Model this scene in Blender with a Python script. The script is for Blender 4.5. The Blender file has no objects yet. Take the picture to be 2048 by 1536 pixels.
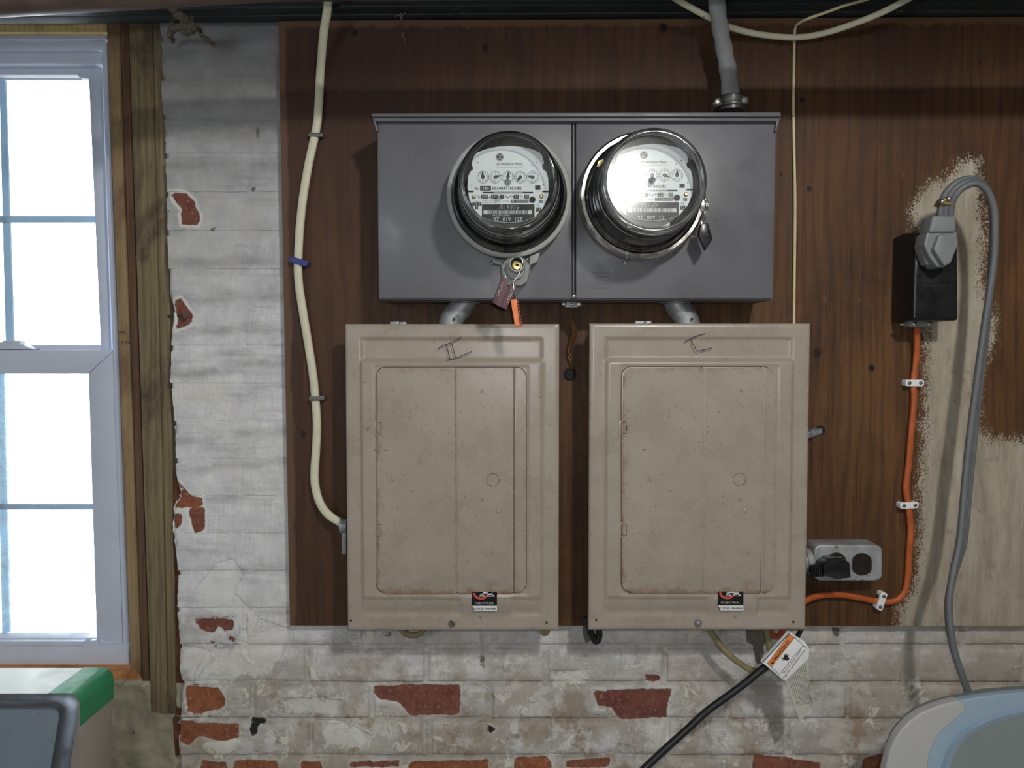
import bpy, bmesh, math, random
import numpy as np
from mathutils import Vector, noise as mnoise
random.seed(7); np.random.seed(7)
S = bpy.context.scene
COL = S.collection
# ------------------------------------------------------------------ camera, world, lights, exposure
F = 1421.0                     # focal length in pixels of the 2048x1536 frame
CAM = Vector((0.0, -1.2, 1.5)) # the brick wall's face is the plane y = 0
PITCH = math.radians(2.2)
cam = bpy.data.objects.new('camera', bpy.data.cameras.new('camera')); COL.objects.link(cam)
cam.location = CAM; cam.rotation_euler = (math.pi/2 - PITCH, 0, 0)
cam.data.sensor_width = 36.0; cam.data.lens = 36.0*F/2048; cam.data.clip_start = 0.02
S.camera = cam
W = bpy.data.worlds.new('sky'); S.world = W; W.use_nodes = True
bg = W.node_tree.nodes['Background']; bg.inputs[0].default_value = (0.86, 0.94, 1.0, 1); bg.inputs[1].default_value = 6.0
S.view_settings.view_transform = 'Standard'; S.view_settings.look = 'None'
S.view_settings.exposure = 0.19; S.view_settings.gamma = 1.0; S.view_settings.use_curve_mapping = False

def lamp(name, typ, loc, energy, color=(1, 1, 1), **kw):
    l = bpy.data.lights.new(name, typ); l.energy = energy; l.color = color
    for k, v in kw.items(): setattr(l, k, v)
    o = bpy.data.objects.new(name, l); COL.objects.link(o); o.location = loc
    return o
lamp('ceiling_bulb', 'POINT', (0.50, -1.50, 2.27), 37, (1.0, 0.98, 0.94), shadow_soft_size=0.05)
lamp('phone_flash', 'POINT', (0.022, -1.215, 1.53), 6.3, (0.98, 0.99, 1.0), shadow_soft_size=0.008)
fl = lamp('cool_fill', 'AREA', (-1.45, -2.5, 1.95), 8, (0.86, 0.93, 1.0), shape='RECTANGLE', size=0.9, size_y=0.6)  # added cool fill from behind left; no window stands there
fl.rotation_euler = (Vector((0.0, 0, 1.3))-fl.location).to_track_quat('-Z', 'Y').to_euler()
pt = lamp('window_portal', 'AREA', (-0.9, 0.16, 1.55), 1, size=1.0, size_y=1.3, shape='RECTANGLE')
pt.data.cycles.is_portal = True; pt.rotation_euler = (-math.pi/2, 0, 0)

# ------------------------------------------------------------------ pixel -> world
def P(u, v, Y=0.0):
    """Point seen at pixel (u, v) standing Y metres out from the wall."""
    a = (u-1024)/F; b = (768-v)/F
    d = Vector((a, math.cos(PITCH)+b*math.sin(PITCH), -math.sin(PITCH)+b*math.cos(PITCH)))
    return CAM + d*((-Y-CAM.y)/d.y)
def mpp(Y): return (1.2-Y)/F                       # metres per pixel

# ------------------------------------------------------------------ mesh builder
class MB:
    def __init__(s): s.v = []; s.f = []
    def add(s, vs, fs):
        n = len(s.v); s.v += [tuple(x) for x in vs]; s.f += [tuple(i+n for i in f) for f in fs]; return s
    def hexa(s, a, b):                            # two matching loops (front, back) closed to a prism
        n = len(a); return s.add(list(a)+list(b), [tuple(range(n)), tuple(range(2*n-1, n-1, -1))] +
            [(i, i+n, (i+1) % n+n, (i+1) % n) for i in range(n)])
    def box(s, x0, x1, y0, y1, z0, z1):
        a = [(x0, y0, z0), (x1, y0, z0), (x1, y0, z1), (x0, y0, z1)]
        return s.hexa(a, [(p[0], y1, p[2]) for p in a])
    def prism(s, poly, Yf, Yb):                   # pixel polygon on plane Yf, straight back to Yb; points may carry own Y
        a = [P(p[0], p[1], p[2] if len(p) > 2 else Yf) for p in poly]
        return s.hexa(a, [(q.x, -Yb if len(poly[0]) < 3 else q.y+(Yf-Yb), q.z) for q in a])
    def pbox(s, u0, u1, v0, v1, Yf, Yb): return s.prism([(u0, v0), (u1, v0), (u1, v1), (u0, v1)], Yf, Yb)
    def flat(s, poly, Y):
        return s.add([P(p[0], p[1], Y) for p in poly], [tuple(range(len(poly)))])
    def tube(s, pts, r, n=10, flat=1.0, pt=False, cap=True):
        """Sweep; r scalar or list; flat = thickness / width, the wide side lying along the wall."""
        m = len(pts); rs = r if isinstance(r, (list, tuple)) else [r]*m
        vs = []; prev = None
        for i, p in enumerate(pts):
            t = (Vector(pts[min(i+1, m-1)])-Vector(pts[max(i-1, 0)])).normalized()
            if pt and prev is not None:
                sd = (prev - t*prev.dot(t)).normalized()
            else:
                ax = Vector((0, 1, 0)) if abs(t.y) < 0.95 else Vector((1, 0, 0))
                sd = t.cross(ax).normalized()
            prev = sd; nn = sd.cross(t).normalized()
            for k in range(n):
                a = 2*math.pi*k/n
                vs.append(Vector(p)+sd*math.cos(a)*rs[i]+nn*math.sin(a)*rs[i]*flat)
        fs = [(i*n+k, i*n+(k+1) % n, (i+1)*n+(k+1) % n, (i+1)*n+k) for i in range(m-1) for k in range(n)]
        if cap: fs += [tuple(range(n)), tuple(range((m-1)*n, m*n))]
        return s.add(vs, fs)
    def lathe(s, c, prof, n=48, axis='y'):
        """Profile [(radius, height)] around a point; axis y = height is distance from the wall."""
        vs = []; m = len(prof)
        for r, h in prof:
            for k in range(n):
                a = 2*math.pi*k/n; ca, sa = r*math.cos(a), r*math.sin(a)
                if axis == 'y': vs.append((c[0]+ca, -h, c[2]+sa))
                elif axis == 'z': vs.append((c[0]+ca, c[1]+sa, c[2]+h))
                else: vs.append((c[0]+h, c[1]+ca, c[2]+sa))
        fs = [(i*n+k, i*n+(k+1) % n, (i+1)*n+(k+1) % n, (i+1)*n+k) for i in range(m-1) for k in range(n)]
        if prof[0][0] > 1e-6 and getattr(s, 'c0', True): fs.append(tuple(range(n)))
        if getattr(s, 'c0', True): fs.append(tuple(range((m-1)*n, m*n)))
        return s.add(vs, fs)
    def ring(s, c, prof, n=48):                   # closed profile loop around y axis
        vs = []; m = len(prof)
        for r, h in prof:
            for k in range(n):
                a = 2*math.pi*k/n; vs.append((c[0]+r*math.cos(a), -h, c[2]+r*math.sin(a)))
        fs = [(i*n+k, i*n+(k+1) % n, ((i+1) % m)*n+(k+1) % n, ((i+1) % m)*n+k) for i in range(m) for k in range(n)]
        return s.add(vs, fs)
    def ball(s, c, r, sq=(1, 1, 1), n=12, m=7):
        vs = []; fs = []
        for i in range(m):
            ph = math.pi*(i+0.5)/m
            for k in range(n):
                a = 2*math.pi*k/n
                vs.append((c[0]+r*sq[0]*math.sin(ph)*math.cos(a), c[1]+r*sq[1]*math.sin(ph)*math.sin(a), c[2]+r*sq[2]*math.cos(ph)))
        fs = [(i*n+k, i*n+(k+1) % n, (i+1)*n+(k+1) % n, (i+1)*n+k) for i in range(m-1) for k in range(n)]
        fs += [tuple(range(n)), tuple(range((m-1)*n, m*n))]
        return s.add(vs, fs)

ROOT = {}
def mesh_of(name, mb, mat, bevel=0, smooth=True, angle=38, seg=2, attrs=None, off=(0, 0, 0), keep=False):
    me = bpy.data.meshes.new(name)
    v = np.array([tuple(p) for p in mb.v], dtype=float)-np.array(off)
    me.from_pydata(v.tolist(), [], mb.f)
    if attrs:
        for k, a in attrs.items():
            at = me.attributes.new(k, 'FLOAT', 'POINT'); at.data.foreach_set('value', np.asarray(a, dtype=np.float32))
    if not keep:
        bm = bmesh.new(); bm.from_mesh(me)
        bmesh.ops.recalc_face_normals(bm, faces=bm.faces)
        if bevel:
            es = [e for e in bm.edges if len(e.link_faces) == 2 and e.calc_face_angle(0) > 0.6]
            bmesh.ops.bevel(bm, geom=es, offset=bevel, segments=seg, profile=0.6, affect='EDGES', clamp_overlap=True)
        if smooth:
            an = math.radians(angle)
            for f in bm.faces: f.smooth = True
            for e in bm.edges:
                if len(e.link_faces) == 2 and e.calc_face_angle(0) > an: e.smooth = False
        bm.to_mesh(me); bm.free()
    elif smooth:
        me.polygons.foreach_set('use_smooth', [True]*len(me.polygons))
    me.materials.append(mat); me.update()
    return me
def tag(o, label=None, cat=None, group=None, kind=None):
    if label: o['label'] = label
    if cat: o['category'] = cat
    if group: o['group'] = group
    if kind: o['kind'] = kind
    return o
def obj(name, mb, mat, parent=None, label=None, cat=None, group=None, kind=None, **kw):
    if parent is None:
        v = np.array([tuple(p) for p in mb.v]); lo, hi = v.min(0), v.max(0)
        base = ((lo[0]+hi[0])/2, (lo[1]+hi[1])/2, lo[2])
    else: base = ROOT[parent.name]
    me = mesh_of(name, mb, mat, off=base, **kw)
    o = bpy.data.objects.new(name, me); COL.objects.link(o)
    if parent is None: o.location = base
    else: o.parent = parent
    ROOT[o.name] = base
    return tag(o, label, cat, group, kind)
def thing(name, label, cat, loc, group=None, kind=None):
    o = bpy.data.objects.new(name, None); COL.objects.link(o); o.location = loc; o.empty_display_size = 0.02
    ROOT[o.name] = tuple(loc)
    return tag(o, label, cat, group, kind)

# curves through pixels
def cr(pts, k=6):
    pts = [Vector(p) for p in pts]; out = []
    for i in range(len(pts)-1):
        p0, p1, p2, p3 = pts[max(i-1, 0)], pts[i], pts[i+1], pts[min(i+2, len(pts)-1)]
        for j in range(k):
            t = j/k
            out.append(0.5*((2*p1)+(p2-p0)*t+(2*p0-5*p1+4*p2-p3)*t*t+(3*p1-p0-3*p2+p3)*t**3))
    out.append(pts[-1]); return out
def path(px, k=6, Y=None): return cr([P(p[0], p[1], p[2] if len(p) > 2 else Y) for p in px], k)
def rrect(u0, u1, v0, v1, r, n=6, corners=(1, 1, 1, 1)):
    out = []
    for i, (cx, cy, a0) in enumerate(((u0+r, v0+r, 180), (u1-r, v0+r, 270), (u1-r, v1-r, 0), (u0+r, v1-r, 90))):
        if not corners[i]: out.append(((u0, v0), (u1, v0), (u1, v1), (u0, v1))[i]); continue
        for k in range(n+1):
            a = math.radians(a0+90*k/n); out.append((cx+r*math.cos(a), cy+r*math.sin(a)))
    return out
def circ(u, v, r, n=20, ry=None): return [(u+r*math.cos(2*math.pi*k/n), v+(ry or r)*math.sin(2*math.pi*k/n)) for k in range(n)]
def stroke(mb, pts, w, Y):                       # flat ribbon through pixel points
    for (a, b) in zip(pts[:-1], pts[1:]):
        d = math.hypot(b[0]-a[0], b[1]-a[1]) or 1; nx, ny = -(b[1]-a[1])/d*w/2, (b[0]-a[0])/d*w/2
        mb.flat([(a[0]+nx, a[1]+ny), (b[0]+nx, b[1]+ny), (b[0]-nx, b[1]-ny), (a[0]-nx, a[1]-ny)], Y)
_tx = {}
def glyphs(s, shear):
    k = (s, shear)
    if k not in _tx:
        c = bpy.data.curves.new('t', 'FONT'); c.body = s; c.size = 1; c.shear = shear; c.resolution_u = 2
        o = bpy.data.objects.new('t', c); me = bpy.data.meshes.new_from_object(o)
        _tx[k] = ([tuple(v.co) for v in me.vertices], [tuple(p.vertices) for p in me.polygons])
        bpy.data.objects.remove(o); bpy.data.meshes.remove(me); bpy.data.curves.remove(c)
    return _tx[k]
def text(mb, s, u, v, w, h, Y, ang=0, shear=0, fat=0.0):
    """Text with its baseline start at pixel (u, v), w pixels long and h pixels of cap height."""
    vs, fs = glyphs(s, shear)
    if not vs: return
    xs = [p[0] for p in vs]; x0, x1 = min(xs), max(xs); H = 0.70
    ca, sa = math.cos(math.radians(ang)), math.sin(math.radians(ang)); out = []
    for p in vs:
        a = (p[0]-x0)/(x1-x0)*w; b = p[1]/H*h
        out.append(P(u+a*ca-b*sa, v-(a*sa+b*ca), Y))
    mb.add(out, fs)
    if fat:                                       # a second pass shifted sideways thickens the strokes
        mb.add([(q.x+fat*mpp(Y), q.y, q.z) for q in out], fs)

# ------------------------------------------------------------------ materials
def lin(c): return tuple(((x/255)/12.92 if x/255 <= 0.04045 else (((x/255)+0.055)/1.055)**2.4) for x in c)
def A(r, g, b, k=1/0.60): return tuple(min(0.9, x*k) for x in lin((r, g, b)))+(1,)   # albedo from a seen colour
def nd(nt, typ, props=None, **inp):
    n = nt.nodes.new(typ)
    for k, v in (props or {}).items(): setattr(n, k, v)
    for k, v in inp.items():
        key = int(k[1:]) if k[0] == 'i' and k[1:].isdigit() else k.replace('_', ' ')
        if isinstance(v, bpy.types.NodeSocket): nt.links.new(v, n.inputs[key])
        else: n.inputs[key].default_value = v
    return n
def math_(nt, op, a, b=0.0, c=None):
    n = nd(nt, 'ShaderNodeMath', {'operation': op}, i0=a, i1=b)
    if c is not None:
        if isinstance(c, bpy.types.NodeSocket): nt.links.new(c, n.inputs[2])
        else: n.inputs[2].default_value = c
    return n.outputs[0]
def mapr(nt, v, a, b, c=0.0, d=1.0):
    return nd(nt, 'ShaderNodeMapRange', {'clamp': True}, Value=v, From_Min=a, From_Max=b, To_Min=c, To_Max=d).outputs[0]
def mixc(nt, f, a, b, mode='MIX'):
    n = nd(nt, 'ShaderNodeMix', {'data_type': 'RGBA', 'blend_type': mode})
    for i, v in ((0, f), (6, a), (7, b)):
        if isinstance(v, bpy.types.NodeSocket): nt.links.new(v, n.inputs[i])
        else: n.inputs[i].default_value = v
    return n.outputs[2]
def noise(nt, vec, scale, detail=5, rough=0.6, dist=0.0):
    return nd(nt, 'ShaderNodeTexNoise', None, Vector=vec, Scale=scale, Detail=detail, Roughness=rough, Distortion=dist).outputs[0]
def scaled(nt, vec, s): return nd(nt, 'ShaderNodeMapping', None, Vector=vec, Scale=s).outputs[0]
def new_mat(name):
    m = bpy.data.materials.new(name); m.use_nodes = True; nt = m.node_tree
    return m, nt, nt.nodes['Principled BSDF'], nd(nt, 'ShaderNodeTexCoord').outputs['Object']
def bump(nt, b, h, strength, dist=0.001):
    n = nd(nt, 'ShaderNodeBump', None, Height=h, Strength=strength, Distance=dist); nt.links.new(n.outputs[0], b.inputs['Normal'])
def mat(name, col, rough=0.5, metal=0.0, var=0.25, vscale=25, bmp=0.0, bscale=300, dirt=None, dscale=60, dth=0.62, spec=0.5, rvar=0.15, coat=0):
    m, nt, b, co = new_mat(name)
    n1 = noise(nt, co, vscale, 6, 0.65)
    dark = tuple(x*(1-var) for x in col[:3])+(1,); lite = tuple(min(1, x*(1+var*0.6)) for x in col[:3])+(1,)
    c = mixc(nt, mapr(nt, n1, 0.3, 0.7), dark, lite)
    if dirt:
        n2 = noise(nt, co, dscale, 6, 0.7)
        c = mixc(nt, mapr(nt, n2, dth, dth+0.07), c, dirt)
    nt.links.new(c, b.inputs['Base Color'])
    nt.links.new(mapr(nt, n1, 0.3, 0.7, max(0.02, rough-rvar), min(1, rough+rvar)), b.inputs['Roughness'])
    b.inputs['Metallic'].default_value = metal; b.inputs['Specular IOR Level'].default_value = spec
    if bmp: bump(nt, b, noise(nt, co, bscale, 4), bmp, 0.0008)
    return m
def clear_glass(name, tint=(1, 1, 1, 1), rough=0.0, ior=1.5, haze=0.0, gain=1.0):
    m, nt, b, co = new_mat(name); nt.nodes.remove(b)
    out = nt.nodes['Material Output']
    fr = nd(nt, 'ShaderNodeFresnel', None, IOR=ior).outputs[0]
    if gain != 1: fr = nd(nt, 'ShaderNodeMath', {'operation': 'MULTIPLY', 'use_clamp': True}, i0=fr, i1=gain).outputs[0]
    tr = nd(nt, 'ShaderNodeBsdfTransparent', None, Color=tint).outputs[0]
    gl = nd(nt, 'ShaderNodeBsdfGlossy', None, Roughness=rough).outputs[0]
    if haze:
        df = nd(nt, 'ShaderNodeBsdfDiffuse', None, Color=(0.7, 0.7, 0.68, 1)).outputs[0]
        hz = mapr(nt, noise(nt, co, 40, 8, 0.7), 0.35, 0.75, 0, haze)
        tr = nd(nt, 'ShaderNodeMixShader', None, i0=hz, i1=tr, i2=df).outputs[0]
    nt.links.new(nd(nt, 'ShaderNodeMixShader', None, i0=fr, i1=tr, i2=gl).outputs[0], out.inputs[0])
    return m
def wall_mat():
    m, nt, b, _ = new_mat('whitewashed brick')
    pos = nd(nt, 'ShaderNodeNewGeometry').outputs['Position']
    sx = nd(nt, 'ShaderNodeSeparateXYZ', None, Vector=pos).outputs
    big = noise(nt, pos, 5, 6, 0.6); mid = noise(nt, pos, 22, 8, 0.7); fine = noise(nt, pos, 160, 6, 0.7)
    st = noise(nt, scaled(nt, pos, (6, 1, 45)), 1.0, 6, 0.65)
    c = mixc(nt, mapr(nt, mid, 0.35, 0.65), A(168, 168, 171), A(204, 204, 203))
    c = mixc(nt, mapr(nt, st, 0.50, 0.72, 0, 0.55), c, A(108, 106, 106))
    c = mixc(nt, mapr(nt, big, 0.50, 0.62, 0, 0.8), c, A(186, 184, 176))
    low = mapr(nt, sx[2], 1.11, 0.86)             # the foot of the wall is damp, stained and patched
    low = math_(nt, 'MULTIPLY', low, mapr(nt, noise(nt, pos, 9, 7, 0.7), 0.36, 0.62))
    c = mixc(nt, math_(nt, 'MULTIPLY', low, 0.75), c, A(132, 118, 98))
    low2 = math_(nt, 'MULTIPLY', mapr(nt, sx[2], 1.05, 0.88), mapr(nt, noise(nt, pos, 14, 8, 0.75), 0.52, 0.60))
    c = mixc(nt, math_(nt, 'MULTIPLY', low2, 0.8), c, A(118, 96, 76))
    rt = math_(nt, 'MULTIPLY', mapr(nt, sx[0], 0.45, 0.85), mapr(nt, sx[2], 1.25, 1.05))
    c = mixc(nt, math_(nt, 'MULTIPLY', rt, 0.55), c, A(138, 124, 102))
    up = math_(nt, 'MULTIPLY', mapr(nt, sx[2], 1.50, 2.02), 0.92)   # darker grey mixed in towards the ceiling
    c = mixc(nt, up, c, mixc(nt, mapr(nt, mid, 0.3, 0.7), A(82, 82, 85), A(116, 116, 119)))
    c = mixc(nt, mapr(nt, fine, 0.60, 0.72, 0, 0.5), c, A(96, 92, 88))
    joint = nd(nt, 'ShaderNodeAttribute', {'attribute_name': 'joint'}).outputs['Fac']
    c = mixc(nt, math_(nt, 'MULTIPLY', joint, mapr(nt, noise(nt, pos, 12, 5), 0.42, 0.70, 0, 0.34)), c, A(98, 93, 88))
    gr = nd(nt, 'ShaderNodeAttribute', {'attribute_name': 'grime'}).outputs['Fac']
    c = mixc(nt, math_(nt, 'MULTIPLY', gr, mapr(nt, noise(nt, scaled(nt, pos, (14, 1, 26)), 1.0, 6, 0.65), 0.32, 0.62)), c, A(96, 95, 94))
    bru = noise(nt, scaled(nt, pos, (260, 1, 30)), 1.0, 4, 0.7)
    c = mixc(nt, mapr(nt, bru, 0.40, 0.62, 0.0, 0.14), c, A(120, 120, 122))
    crust = math_(nt, 'MULTIPLY', mapr(nt, sx[2], 1.10, 0.96), mapr(nt, noise(nt, pos, 13, 9, 0.72), 0.485, 0.52))
    c = mixc(nt, math_(nt, 'MULTIPLY', crust, 0.45), c, A(124, 116, 104))
    crust2 = math_(nt, 'MULTIPLY', mapr(nt, sx[2], 1.12, 1.0), mapr(nt, noise(nt, pos, 17, 9, 0.72, 0.6), 0.56, 0.585))
    c = mixc(nt, math_(nt, 'MULTIPLY', crust2, 0.6), c, A(188, 184, 172))
    fl = nd(nt, 'ShaderNodeAttribute', {'attribute_name': 'flake'}).outputs['Fac']
    tone = nd(nt, 'ShaderNodeAttribute', {'attribute_name': 'tone'}).outputs['Fac']
    e = math_(nt, 'ADD', fl, math_(nt, 'MULTIPLY', math_(nt, 'SUBTRACT', noise(nt, pos, 70, 8, 0.7), 0.5), 0.010))
    rim = mapr(nt, e, -0.0065, -0.003)
    c = mixc(nt, math_(nt, 'MULTIPLY', math_(nt, 'MULTIPLY', rim, mapr(nt, sx[2], 1.05, 1.12, 0.15, 0.6)), mapr(nt, tone, 1.4, 1.2)), c, A(198, 196, 186))
    bn = noise(nt, pos, 60, 8, 0.75)
    red = mixc(nt, mapr(nt, bn, 0.3, 0.7), A(82, 48, 42), A(112, 72, 64))
    org = mixc(nt, mapr(nt, bn, 0.3, 0.7), A(100, 58, 38), A(136, 86, 60))
    bc = mixc(nt, tone, red, org)
    bc = mixc(nt, mapr(nt, tone, -0.4, -0.6), bc, A(34, 34, 36)); bc = mixc(nt, mapr(nt, tone, 1.4, 1.6), bc, A(92, 87, 80)); bc0 = bc
    bc = mixc(nt, mapr(nt, fine, 0.58, 0.66, 0, 0.6), bc, A(150, 130, 118))
    bc = mixc(nt, mapr(nt, tone, 2.4, 2.6), bc, mixc(nt, mapr(nt, mid, 0.3, 0.7), A(186, 184, 174), A(214, 212, 202)))
    bc = mixc(nt, mapr(nt, tone, 3.4, 3.6), bc, mixc(nt, mapr(nt, mid, 0.3, 0.7), A(112, 100, 86), A(142, 130, 114)))
    soft_ = math_(nt, 'ADD', fl, math_(nt, 'MULTIPLY', math_(nt, 'SUBTRACT', noise(nt, pos, 38, 9, 0.75), 0.5), 0.06))
    soft_ = mapr(nt, soft_, 0.000, 0.006, 0, 0.62)
    isp = mapr(nt, tone, 2.3, 2.5)
    fac = mixc(nt, isp, mapr(nt, e, -0.0005, 0.0008), soft_)
    c = mixc(nt, fac, c, bc)
    nt.links.new(c, b.inputs['Base Color']); b.inputs['Roughness'].default_value = 0.9; b.inputs['Specular IOR Level'].default_value = 0.2
    h = math_(nt, 'ADD', math_(nt, 'MULTIPLY', mid, 1.6), math_(nt, 'MULTIPLY', fine, 0.6))
    h = math_(nt, 'SUBTRACT', h, mapr(nt, e, -0.001, 0.001, 0, 0.7))
    h = math_(nt, 'ADD', h, math_(nt, 'MULTIPLY', crust2, 0.5))
    bump(nt, b, h, 0.6, 0.003)
    return m
def plywood_mat():
    m, nt, b, _ = new_mat('stained plywood')
    pos = nd(nt, 'ShaderNodeNewGeometry').outputs['Position']
    sx = nd(nt, 'ShaderNodeSeparateXYZ', None, Vector=pos).outputs
    warp = noise(nt, scaled(nt, pos, (4, 1, 1.6)), 1.0, 3)
    g1 = noise(nt, scaled(nt, pos, (170, 1, 5)), 1.0, 6, 0.7)
    g2 = noise(nt, scaled(nt, pos, (26, 1, 1.5)), 1.0, 6, 0.65, 0.8)
    wv = nd(nt, 'ShaderNodeTexWave', {'wave_type': 'BANDS', 'bands_direction': 'X'}, Vector=scaled(nt, pos, (1, 1, 0.16)), Scale=14.0, Distortion=9.0, Detail=4.0, Detail_Scale=1.4).outputs[1]
    blot = noise(nt, scaled(nt, pos, (7, 1, 4)), 1.0, 6, 0.65, 0.6)
    c = mixc(nt, mapr(nt, blot, 0.34, 0.66), A(58, 38, 23), A(84, 57, 33))
    c = mixc(nt, mapr(nt, g2, 0.52, 0.72, 0, 0.5), c, A(90, 64, 40))
    c = mixc(nt, mapr(nt, wv, 0.5, 0.95, 0, 0.34), c, A(38, 25, 18))
    c = mixc(nt, mapr(nt, g1, 0.56, 0.72, 0, 0.45), c, A(112, 82, 54))
    c = mixc(nt, mapr(nt, g1, 0.46, 0.32, 0, 0.75), c, A(32, 20, 14))
    c = mixc(nt, mapr(nt, noise(nt, scaled(nt, pos, (30, 1, 18)), 1.0, 6, 0.7), 0.62, 0.74, 0, 0.5), c, A(116, 84, 50))
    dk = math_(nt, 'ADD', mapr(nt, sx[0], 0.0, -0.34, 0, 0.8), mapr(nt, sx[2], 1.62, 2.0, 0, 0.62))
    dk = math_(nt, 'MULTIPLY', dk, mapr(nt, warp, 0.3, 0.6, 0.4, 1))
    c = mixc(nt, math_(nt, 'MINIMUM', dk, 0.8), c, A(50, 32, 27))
    # pale bare wood along the top and left edges where the stain stops short
    edge = nd(nt, 'ShaderNodeAttribute', {'attribute_name': 'edge'}).outputs['Fac']
    ee = math_(nt, 'SUBTRACT', edge, math_(nt, 'MULTIPLY', noise(nt, scaled(nt, pos, (60, 1, 12)), 1.0, 5), 0.022))
    c = mixc(nt, mapr(nt, ee, 0.002, -0.003, 0, 0.6), c, A(92, 70, 52))
    knot = nd(nt, 'ShaderNodeAttribute', {'attribute_name': 'knot'}).outputs['Fac']
    c = mixc(nt, mapr(nt, math_(nt, 'ADD', knot, math_(nt, 'MULTIPLY', g1, 0.25)), 0.62, 0.85), c, A(30, 18, 14))
    # cream paint sample brushed over the right-hand side
    pn = nd(nt, 'ShaderNodeAttribute', {'attribute_name': 'paint'}).outputs['Fac']
    br = math_(nt, 'SUBTRACT', noise(nt, scaled(nt, pos, (90, 1, 40)), 1.0, 8, 0.8), 0.5)
    pe = math_(nt, 'ADD', pn, math_(nt, 'MULTIPLY', br, 0.085))
    br2 = math_(nt, 'SUBTRACT', noise(nt, scaled(nt, pos, (400, 1, 300)), 1.0, 4, 0.7), 0.5)
    pe = math_(nt, 'ADD', pe, math_(nt, 'MULTIPLY', br2, 0.10))
    pc = mixc(nt, mapr(nt, noise(nt, scaled(nt, pos, (40, 1, 8)), 1.0, 6, 0.7), 0.3, 0.7), A(114, 106, 92), A(152, 145, 131))
    pc = mixc(nt, mapr(nt, noise(nt, pos, 30, 6, 0.7), 0.58, 0.68, 0, 0.6), pc, A(110, 92, 76))
    c = mixc(nt, mapr(nt, pe, 0.0, 0.006), c, pc)
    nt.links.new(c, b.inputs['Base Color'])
    nt.links.new(mapr(nt, g2, 0.3, 0.7, 0.5, 0.68), b.inputs['Roughness']); b.inputs['Specular IOR Level'].default_value = 0.32
    bump(nt, b, math_(nt, 'ADD', g1, math_(nt, 'MULTIPLY', g2, 0.6)), 0.18, 0.001)
    return m
def wood_mat(name, a, b_, dark, scale=(90, 90, 5), stain=0.5, sth=0.56):
    m, nt, b, co = new_mat(name)
    pos = co
    g = noise(nt, scaled(nt, pos, scale), 1.0, 6, 0.7); s = noise(nt, scaled(nt, pos, (9, 9, 4)), 1.0, 6, 0.65, 0.5)
    wv = nd(nt, 'ShaderNodeTexWave', {'wave_type': 'BANDS', 'bands_direction': 'X'}, Vector=scaled(nt, pos, (1, 0.6, 0.05)), Scale=30.0, Distortion=5.0, Detail=3.0).outputs[1]
    c = mixc(nt, mapr(nt, g, 0.3, 0.7), a, b_)
    c = mixc(nt, mapr(nt, wv, 0.4, 1, 0, 0.2), c, dark)
    g3 = noise(nt, scaled(nt, pos, tuple(q*2.6 for q in scale)), 1.0, 4, 0.7)
    c = mixc(nt, mapr(nt, g3, 0.52, 0.68, 0, 0.5), c, dark)
    c = mixc(nt, mapr(nt, s, sth, sth+0.12, 0, stain), c, dark)
    nt.links.new(c, b.inputs['Base Color']); b.inputs['Roughness'].default_value = 0.75; b.inputs['Specular IOR Level'].default_value = 0.25
    bump(nt, b, g, 0.25, 0.001)
    return m
def panel_mat(name, door=False):
    """Greige enamel with rust freckles; on the doors rust gathers along the lower and hinge edges."""
    m, nt, b, co = new_mat(name)
    n1 = noise(nt, co, 14, 6, 0.6)
    c = mixc(nt, mapr(nt, n1, 0.3, 0.7), A(125, 116, 106), A(137, 128, 118))
    f = noise(nt, co, 210, 4, 0.6); z = noise(nt, co, 16, 5, 0.65)
    c = mixc(nt, math_(nt, 'MULTIPLY', mapr(nt, f, 0.60, 0.68), mapr(nt, z, 0.46, 0.62, 0.05, 0.6 if door else 0.4)), c, A(96, 76, 54))
    f2 = noise(nt, co, 75, 6, 0.7)
    c = mixc(nt, mapr(nt, noise(nt, co, 45, 6, 0.75), 0.58, 0.72, 0, 0.16), c, A(108, 96, 80))
    c = mixc(nt, mapr(nt, f2, 0.655, 0.69, 0, 0.75), c, A(92, 72, 52))
    if door:
        at = nd(nt, 'ShaderNodeAttribute', {'attribute_name': 'rim'}).outputs['Fac']
        soft = math_(nt, 'MULTIPLY', mapr(nt, at, 0.030, 0.0), mapr(nt, noise(nt, co, 60, 8, 0.8), 0.47, 0.66))
        c = mixc(nt, math_(nt, 'MULTIPLY', soft, 0.8), c, A(100, 76, 50))
        r = math_(nt, 'SUBTRACT', math_(nt, 'MULTIPLY', noise(nt, co, 38, 8, 0.8), 1.7), math_(nt, 'MULTIPLY', at, 42.0))
        c = mixc(nt, mapr(nt, r, 0.50, 0.95, 0, 0.85), c, A(98, 68, 38))
        c = mixc(nt, mapr(nt, r, 0.85, 1.15, 0, 0.9), c, A(52, 34, 22))
    nt.links.new(c, b.inputs['Base Color'])
    nt.links.new(mapr(nt, n1, 0.3, 0.7, 0.23, 0.34), b.inputs['Roughness']); b.inputs['Specular IOR Level'].default_value = 0.45
    bump(nt, b, math_(nt, 'ADD', noise(nt, co, 420, 3), math_(nt, 'MULTIPLY', n1, 4)), 0.10, 0.0008)
    return m

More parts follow.
